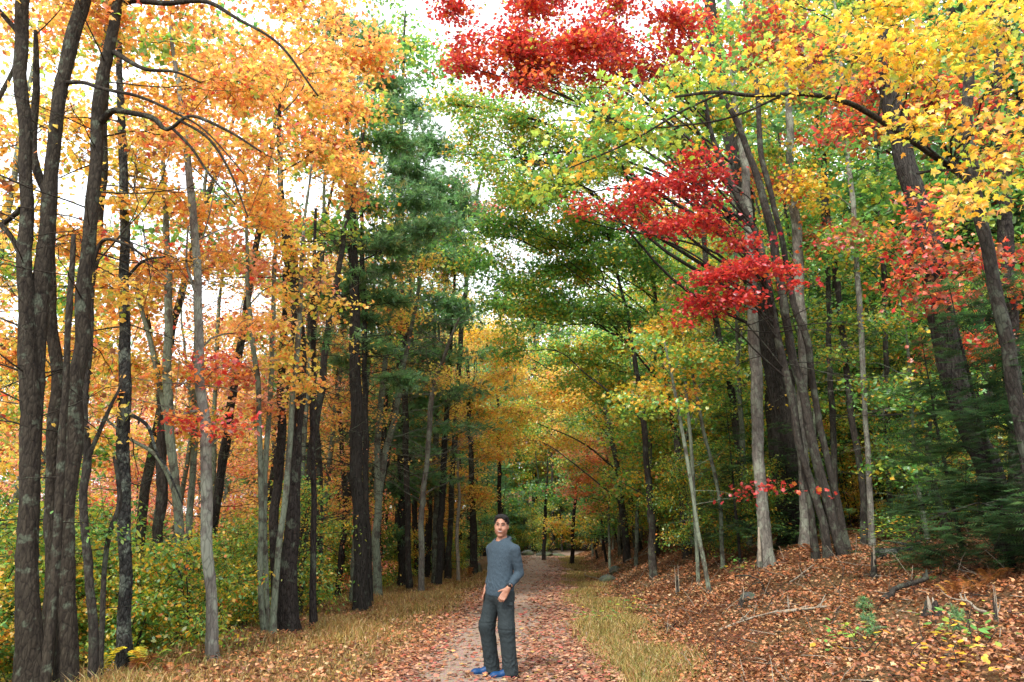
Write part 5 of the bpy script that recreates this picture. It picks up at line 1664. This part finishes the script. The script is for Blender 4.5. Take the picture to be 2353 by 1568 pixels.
def grass(name, n, xr, yr, keep, pal, h, seed):
    rg = np.random.default_rng(seed)
    y = yr[0] * (yr[1] / yr[0]) ** rg.random(n)
    d = rg.uniform(xr[0], xr[1], n)
    x = path_x(y) + d
    k = rg.random(n) < keep(x, y, d)
    x, y = x[k], y[k]; m = len(x)
    z = ground_z(x, y) - .01
    H = h * rg.uniform(.35, 1.2, m) * (.35 + 1.1 * patch(x, y, .8) ** 1.5)
    a = rg.uniform(0, 6.28, m); w = .0045 * (1 + .05 * y)
    lean = norm(rg.normal(0, 1, (m, 2))) * (H * rg.uniform(.15, .9, m))[:, None]
    b = np.stack((x, y, z), 1)
    s = np.stack((np.cos(a) * w, np.sin(a) * w, np.zeros(m)), 1)
    mid = b + np.column_stack((lean * .35, H * .62))
    tip = b + np.column_stack((lean, H * .92))
    V = np.stack((b - s, b + s, mid + s * .7, mid - s * .7, tip), 1).reshape(-1, 3)
    i = np.arange(m)[:, None] * 5
    mb = MB()
    mb.add(V, q=i + np.array([[0, 1, 2, 3]]), t=i + np.array([[3, 2, 4]]), c=np.repeat(colours(rg, pal, m), 5, 0))
    return mb.build(name, GRASS, color=True, smooth=False)


kg = lambda x, y, d: np.clip(smooth(-1.15, -2.0, d) * (.25 + .9 * patch(x, y, .7)), .0, 1)
tag(grass('dry_grass', 64000, (-5.0, -1.1), (7.0, 36), kg, 'drygrass', .17, 51), 'dry tan grass on the left verge of the path', 'grass', kind='stuff')
kr = lambda x, y, d: np.clip(smooth(.9, 1.5, d) * (1 - smooth(1.9, 2.8, d)) * (.3 + .9 * patch(x, y, .8)), 0, 1)
tag(grass('grass', 26000, (-4.4, -1.2), (6.8, 34), lambda x, y, d: np.clip(patch(x + 2, y + 1, .6) * 1.3 - .45, 0, 1), 'greengrass', .10, 54), 'short olive grass between the dry tufts of the left verge', 'grass', kind='stuff')
tag(grass('grass', 70000, (.9, 2.8), (6.8, 50), kr, 'greengrass', .14, 52), 'short yellow-green grass on the right verge of the path', 'grass', kind='stuff')
kw = lambda x, y, d: np.clip((d < -3.9) * .8 * patch(x, y, .9), 0, 1)
tag(grass('weeds', 26000, (-8, -3.9), (7.0, 30), kw, 'greengrass', .26, 53), 'rough green weeds under the left trunks', 'weeds', kind='stuff')


# ------------------------------------------------------------------ fallen wood, stones, ferns and seedlings
def G(u, v):
    """the ground point seen at (u, v)"""
    o = np.array((0, 0, CAM_Z)); d = P(u, v, 1.0) - o
    t = 3.0
    while t < 90:
        p = o + d * t
        if p[2] < gz(p[0], p[1]): break
        t += .03
    return p


def rough(mb, pts, k=8, amp=.12, seed=0, n=14):
    rg = np.random.default_rng(seed)
    s_ = spline(np.array(pts, float), n)
    R_ = s_[:, 3:4] * (1 + amp * rg.normal(0, 1, (n, k)))
    tubes(mb, s_[:, :3], R_, k, cap=True)
    tubes(mb, s_[::-1][-2:, :3], R_[::-1][-2:] * .98, k, cap=True)


def fallen(name, a, b, r, bark, label, cat, lift=(0, .03), forks=3, seed=0, group=None, bend=.06):
    A, Bp = G(*a), G(*b)
    rg = np.random.default_rng(seed)
    o = empty(name, tuple(A), label, cat, group)
    L = np.linalg.norm(Bp - A)
    pts = []
    for i, f in enumerate(np.linspace(0, 1, 5)):
        q = A + (Bp - A) * f
        q[:2] += rg.normal(0, bend * L, 2) * (0 < f < 1)
        q[2] = gz(q[0], q[1]) + r * .7 + lift[0] + (lift[1] - lift[0]) * f + rg.uniform(0, .02)
        pts.append((*(q - A), r * (1 - .55 * f)))
    mb = MB(); rough(mb, pts, 9, .08, seed, 20)
    mb.build('stem', BARK[bark], o)
    sp = spline(np.array(pts), 20)
    for i in range(forks):
        j = rg.integers(6, 18)
        d = norm(Bp - A) * .6 + np.array((rg.normal(0, .7), rg.normal(0, .5), rg.uniform(.1, .5)))
        e = sp[j, :3] + d * L * rg.uniform(.18, .4)
        mb = MB(); rough(mb, [(*sp[j, :3], sp[j, 3] * .7), (*((sp[j, :3] + e) / 2 + rg.normal(0, .03 * L, 3)), sp[j, 3] * .5), (*e, sp[j, 3] * .2)], 6, .06, seed + i, 9)
        mb.build('side_branch', BARK[bark], o)
    return o


BK = 'sticks and logs lying on the right bank'
fallen('fallen_branch', (1655, 1452), (1785, 1424), .022, 'pale', 'bleached forked branch lying across the leaves low on the right bank', 'branch', (0, .08), 4, 1, BK)
fallen('fallen_branch', (1788, 1416), (1900, 1410), .030, 'pale', 'pale peeled branch lying in the middle of the leafy bank', 'branch', (.02, .05), 3, 2, BK)
fallen('fallen_log', (2030, 1388), (2125, 1352), .045, 'mid', 'rotting dark log with a raised side branch below the hemlocks', 'log', (0, .12), 2, 3, BK)
fallen('fallen_log', (2015, 1288), (2115, 1268), .10, 'scaly', 'thick grey log lying behind the top of the leafy bank', 'log', (0, .05), 1, 4, BK)
fallen('fallen_branch', (1478, 1441), (1556, 1448), .028, 'dark', 'short blackened branch at the edge of the grass', 'branch', (.02, .02), 2, 5, BK)
fallen('fallen_branch', (1345, 1325), (1382, 1354), .018, 'pale', 'thin pale stick slanting at the foot of the far bank', 'branch', (.12, .0), 1, 6, BK)
fallen('fallen_branch', (2268, 1425), (2210, 1392), .016, 'pale', 'thin light stick in the shade under the border hemlocks', 'branch', (.05, .1), 2, 7, BK)
fallen('fallen_branch', (1420, 1300), (1500, 1285), .03, 'pale', 'long pale stick on the far slope of the bank', 'branch', (.0, .1), 2, 8, BK)
fallen('fallen_branch', (1690, 1340), (1800, 1372), .016, 'mid', 'brown bent twig in front of the upright pale grey trunk', 'branch', (.1, .02), 3, 9, BK)
fallen('fallen_branch', (1815, 1345), (1870, 1318), .014, 'pale', 'thin pale twig in front of the leaning clump', 'branch', (.02, .12), 2, 10, BK)
fallen('fallen_branch', (320, 1488), (450, 1492), .03, 'dark', 'dark branch lying between the left trunks', 'branch', (.25, .2), 2, 11)


def stump(u, v, h, r, bark, label, seed, lean=(0, 0)):
    p = G(u, v)
    o = empty('broken_stump', tuple(p), label, 'stump', 'broken stumps on the right bank')
    rg = np.random.default_rng(seed)
    k = 12; n = 9
    zz = np.linspace(-.1, 1, n)
    top = h * (1 - .5 * rg.random(k))
    a = np.linspace(0, 6.283, k, endpoint=False)
    V = np.zeros((n, k, 3))
    for i, z in enumerate(zz):
        rr = r * (1 + .5 * math.exp(-max(z, 0) * 7)) * (1 - .35 * z) * (1 + .12 * rg.normal(0, 1, k) * .5)
        V[i, :, 0] = np.cos(a) * rr + lean[0] * z * h; V[i, :, 1] = np.sin(a) * rr + lean[1] * z * h; V[i, :, 2] = z * top if z > 0 else z
    idx = np.arange(n * k).reshape(n, k)
    q = np.stack((idx[:-1], np.roll(idx[:-1], -1, 1), np.roll(idx[1:], -1, 1), idx[1:]), -1).reshape(-1, 4)
    Vv = np.concatenate((V.reshape(-1, 3), [[lean[0] * .5 * h, lean[1] * .5 * h, h * .45]]))
    t = np.stack((idx[-1], np.roll(idx[-1], -1), np.full(k, n * k)), -1)
    mb = MB(); mb.add(Vv, q=q, t=t); mb.build('stump_wood', BARK[bark], o)
    for i in range(2):
        x = rg.normal(0, r * .5); mb = MB()
        rough(mb, [(x, -r * .5, 0, r * .3), (x + lean[0] * h, -r * .5, h * .7, r * .22), (x + lean[0] * h * 1.3, -r * .4, h * rg.uniform(1, 1.3), r * .04)], 5, .1, seed + i, 7)
        mb.build('splinter', BARK['pale'], o)


stump(1558, 1366, .50, .035, 'mid', 'splintered grey brown stump at the left foot of the bank', 1)
stump(2008, 1336, .45, .055, 'mid', 'grey splintered stump below the thick grey log', 2, (.1, 0))
stump(2143, 1412, .16, .10, 'dark', 'low black rotten stump below the rotting dark log', 3)
stump(2290, 1440, .34, .018, 'mid', 'thin upright broken stem near the lower right border', 4, (.05, 0))
stump(1813, 1405, .22, .014, 'pale', 'thin pale stub standing in the middle of the leafy bank', 5)
stump(1700, 1400, .28, .05, 'mid', 'ragged brown stump left of the pale stub', 6, (.2, 0))

mstone = ground_mat('grey_stone', [(0.3, (.07, .07, .068)), (.55, (.14, .14, .135)), (.75, (.22, .22, .2))], 9, .6, [(0.3, (.06, .075, .04)), (.7, (.12, .14, .08))])


def stone(u, v, w, h, label, seed, group=None, sink=.25):
    p = G(u, v); rg = np.random.default_rng(seed)
    nu, nv = 18, 11
    th = np.linspace(0, 2 * math.pi, nu, endpoint=False); ph = np.linspace(-1.45, 1.45, nv)
    T_, Q = np.meshgrid(th, ph)
    d = np.stack((np.cos(T_) * np.cos(Q), np.sin(T_) * np.cos(Q), np.sin(Q)), -1)
    R_ = np.ones(T_.shape)
    for _ in range(7):                                 # planes knocked off
        m = norm(rg.normal(0, 1, 3)); lim = rg.uniform(.6, .9)
        c = d @ m
        R_ = np.where(c > .05, np.minimum(R_, lim / np.maximum(c, .05)), R_)
    R_ *= 1 + .02 * rg.normal(0, 1, R_.shape)
    V = d * R_[..., None] * np.array((w / 2, w / 2 * rg.uniform(.7, 1), h)) + np.array((0, 0, h * (.5 - sink)))
    idx = np.arange(nu * nv).reshape(nv, nu)
    q = np.stack((idx[:-1], np.roll(idx[:-1], -1, 1), np.roll(idx[1:], -1, 1), idx[1:]), -1).reshape(-1, 4)
    mb = MB(); mb.add(V.reshape(-1, 3), q=q, t=[(idx[-1, 0], idx[-1, i], idx[-1, i + 1]) for i in range(1, nu - 1)])
    o = mb.build('stone', mstone, smooth=False)
    o.location = tuple(p)
    tag(o, label, 'stone', group)


ER = 'boulders where the path bends away'
for i, (u, v, w, h, lab) in enumerate([(1212, 1277, .9, .32, 'leftmost pale boulder where the path bends away'), (1240, 1278, .5, .2, 'smallest boulder, second from the left at the bend'),
                                       (1258, 1279, .8, .22, 'flat dark boulder right of the smallest one at the bend'), (1284, 1279, 1.0, .2, 'wide low boulder, rightmost at the bend')]):
    stone(u, v, w, h, lab, 10 + i, ER)
stone(1396, 1338, .62, .20, 'flat grey rock at the foot of the far bank', 20)
stone(1414, 1316, .45, .2, 'mossy rock just above the flat grey rock', 21)
stone(1098, 1316, .42, .36, 'squarish grey stone on the left verge behind the person', 22)
stone(1722, 1382, .3, .12, 'small grey stone among the leaves in front of the pale grey trunk', 23)


def fern(u, v, n, L, pal, label, seed, group=None):
    p = G(u, v); rg = np.random.default_rng(seed)
    o = empty('fern', tuple(p), label, 'fern', group)
    for i in range(n):
        a = rg.uniform(0, 6.28); d = np.array((math.cos(a), math.sin(a), 0.0))
        l = L * rg.uniform(.7, 1.15); b = np.array((rg.normal(0, .08), rg.normal(0, .08), -.02))
        m = 18; t = np.linspace(0, 1, m)
        C = b + d * (t * l * .62)[:, None] + up_ * ((t * 1.55 - .95 * t ** 2) * l)[:, None]
        s_ = np.cross(d, up_)
        col = colours(rg, pal, 1)[0]
        mb = MB()
        W = .17 * l * np.sin(math.pi * (t * .92 + .08)) ** .8
        for k in range(1, m):
            tg = norm(C[k] - C[k - 1])
            for sg in (-1, 1):
                e = C[k] + s_ * sg * W[k] + tg * W[k] * .35 - up_ * W[k] * rg.uniform(.1, .4)
                w = tg * l * .016
                md = (C[k] + e) / 2
                mb.add([C[k] - w, C[k] + w, md + w * 1.1, e, md - w * 1.1], q=[(0, 1, 2, 4)], t=[(4, 2, 3)], c=np.repeat(col[None] * rg.uniform(.8, 1.2), 5, 0))
        tubes(mb, C, np.linspace(.004, .0015, m), 3, col=col * .6)
        mb.build('frond', GRASS, o, color=True, smooth=False)


FL, FR = 'withered ferns under the left trunks', 'rusty ferns on the right bank'
for i, (u, v, n_, L, pal, lab, g) in enumerate([
        (300, 1556, 8, .42, 'fern', 'orange fern clump under the flaky black trunk', FL), (345, 1548, 8, .5, 'yellowgreen', 'yellow-green fern clump just right of the flaky black trunk', FL),
        (262, 1545, 8, .5, 'yellowgreen', 'yellow-green fern left of the orange ferns', FL), (385, 1562, 7, .3, 'fern', 'low brown fern at the edge of the grass', FL),
        (285, 1520, 8, .5, 'yellowgreen', 'yellow-green fern at the foot of the flaky black trunk', FL),
        (2200, 1376, 12, .32, 'fern', 'lower left rusty fern beneath the dark hemlocks', FR), (2240, 1362, 12, .32, 'fern', 'middle rusty fern beneath the dark hemlocks', FR), (2282, 1345, 12, .32, 'fern', 'upper right rusty fern beneath the dark hemlocks', FR),
        (1862, 1290, 9, .5, 'fern', 'rusty fern at the foot of the leaning clump', FR), (1075, 1326, 9, .6, 'fern', 'rusty fern beside the squarish stone behind the person', None)]):
    fern(u, v, n_, L, pal, lab, 60 + i, g)


def seedling(u, v, kind, h, label, seed):
    p = G(u, v)
    t = Tree('seedling', p, label, 'seedling', 'seedlings on the right bank', seed, 'mid')
    t.stem([(*(p - up_ * .03), .006), (*(p + np.array((.01, 0, h * .5))), .005), (*(p + np.array((.0, .01, h))), .002)], name='stem', sides=5, step=.05, flare=False, limb=True, lump=.02)
    if kind == 'pine':
        for k in range(5):
            t.clump(p + np.array((.3 * h * (1 - k / 6) * math.cos(k * 2.4) * .5, .3 * h * (1 - k / 6) * math.sin(k * 2.4) * .5, h * (.2 + .17 * k))), (h * .24 * (1.1 - k / 6),) * 2 + (h * .1,), 'pine', T_TUFT, .07, 1.6, per=5, up=.3, spray=.5, bare=0, lim=False)
        t.done(NEEDLE, crown='foliage')
    else:
        for k in range(4):
            t.clump(p + np.array((.25 * h * math.cos(k * 2.4), .25 * h * math.sin(k * 2.4), h * (.45 + .16 * k))), (h * .28, h * .28, h * .14), kind, T_OVAL, .085, 1.1, per=5, bare=0, lim=False, up=.7)
        t.done(crown='foliage')


for i, (u, v, k, h, lab) in enumerate([
        (1988, 1410, 'pine', .20, 'tiny blue-green pine seedling above the larger one'), (2000, 1470, 'pine', .28, 'small pine seedling low in the middle of the right bank'), (2203, 1460, 'pine', .28, 'dark pine seedling near the lower right border'),
        (1383, 1440, 'green', .26, 'green leafy seedling at the edge of the right grass strip'), (1445, 1412, 'yellowgreen', .3, 'yellow-green seedling at the foot of the bank'), (1953, 1500, 'green', .26, 'green leafy seedling low on the bank below the pines'),
        (2198, 1545, 'yellow', .2, 'seedling with a few yellow leaves near the bottom of the bank'), (1852, 1255, 'green', .5, 'broad-leaved green seedling in front of the massive ridged trunk'), (2235, 1500, 'yellowgreen', .35, 'thin yellow-green seedling at the lower right'),
        (2110, 1290, 'green', .6, 'green sapling shoots right of the thick grey log'), (2060, 1275, 'yellowgreen', .7, 'yellow-green shoots behind the thick grey log'), (1700, 1320, 'green', .3, 'small green seedling left of the pale grey trunk foot')]):
    seedling(u, v, k, h, lab, 400 + i)

# loose twigs and dry stalks too many to count
rg = np.random.default_rng(77)
m = 900
y = 6.6 * (26 / 6.6) ** rg.random(m); x = path_x(y) + rg.uniform(2.3, 9.5, m)
A = np.stack((x, y, ground_z(x, y) + .02), 1)
L = rg.uniform(.08, .36, m) * (1 + .03 * y)
d = norm(np.stack((rg.normal(0, 1, m), rg.normal(0, 1, m), np.abs(rg.normal(0, .16, m))), 1))
up_m = rg.random(m) < .25
d[up_m, 2] += 1.2; d = norm(d)
Tw = A[:, None] + d[:, None] * (L[:, None, None] * np.linspace(0, 1, 4)[None, :, None]) + rg.normal(0, .02, (m, 4, 3)) * L[:, None, None]
mb = MB(); tubes(mb, Tw[::2], np.full((m // 2, 1), .0055) * np.linspace(1, .5, 4)[None], 4)
tag(mb.build('twig_litter', BARK['pale']), 'pale broken twigs and dry stalks littering the right bank', 'twigs', kind='stuff')
mb = MB(); tubes(mb, Tw[1::2], np.full((m // 2, 1), .0065) * np.linspace(1, .5, 4)[None], 4)
tag(mb.build('twig_litter', BARK['dark']), 'dark broken twigs littering the right bank', 'twigs', kind='stuff')

# leaves blown against the shoes
rg = np.random.default_rng(5)
m = 130
aa = rg.uniform(0, 6.28, m); rr = .12 + .42 * rg.random(m)
x = PX0 + np.cos(aa) * rr; y = PYY + np.sin(aa) * rr * .8
mb = MB()
leaves(mb, T_STAR, np.stack((x, y, ground_z(x, y) + .03 + .02 * rg.random(m)), 1), .058, colours(rg, 'litter_path', m), rg, .6, None, .1)
tag(mb.build('fallen_leaves', LITTER, color=True, smooth=False), 'fallen leaves gathered round the shoes of the person', 'fallen leaves', kind='stuff')
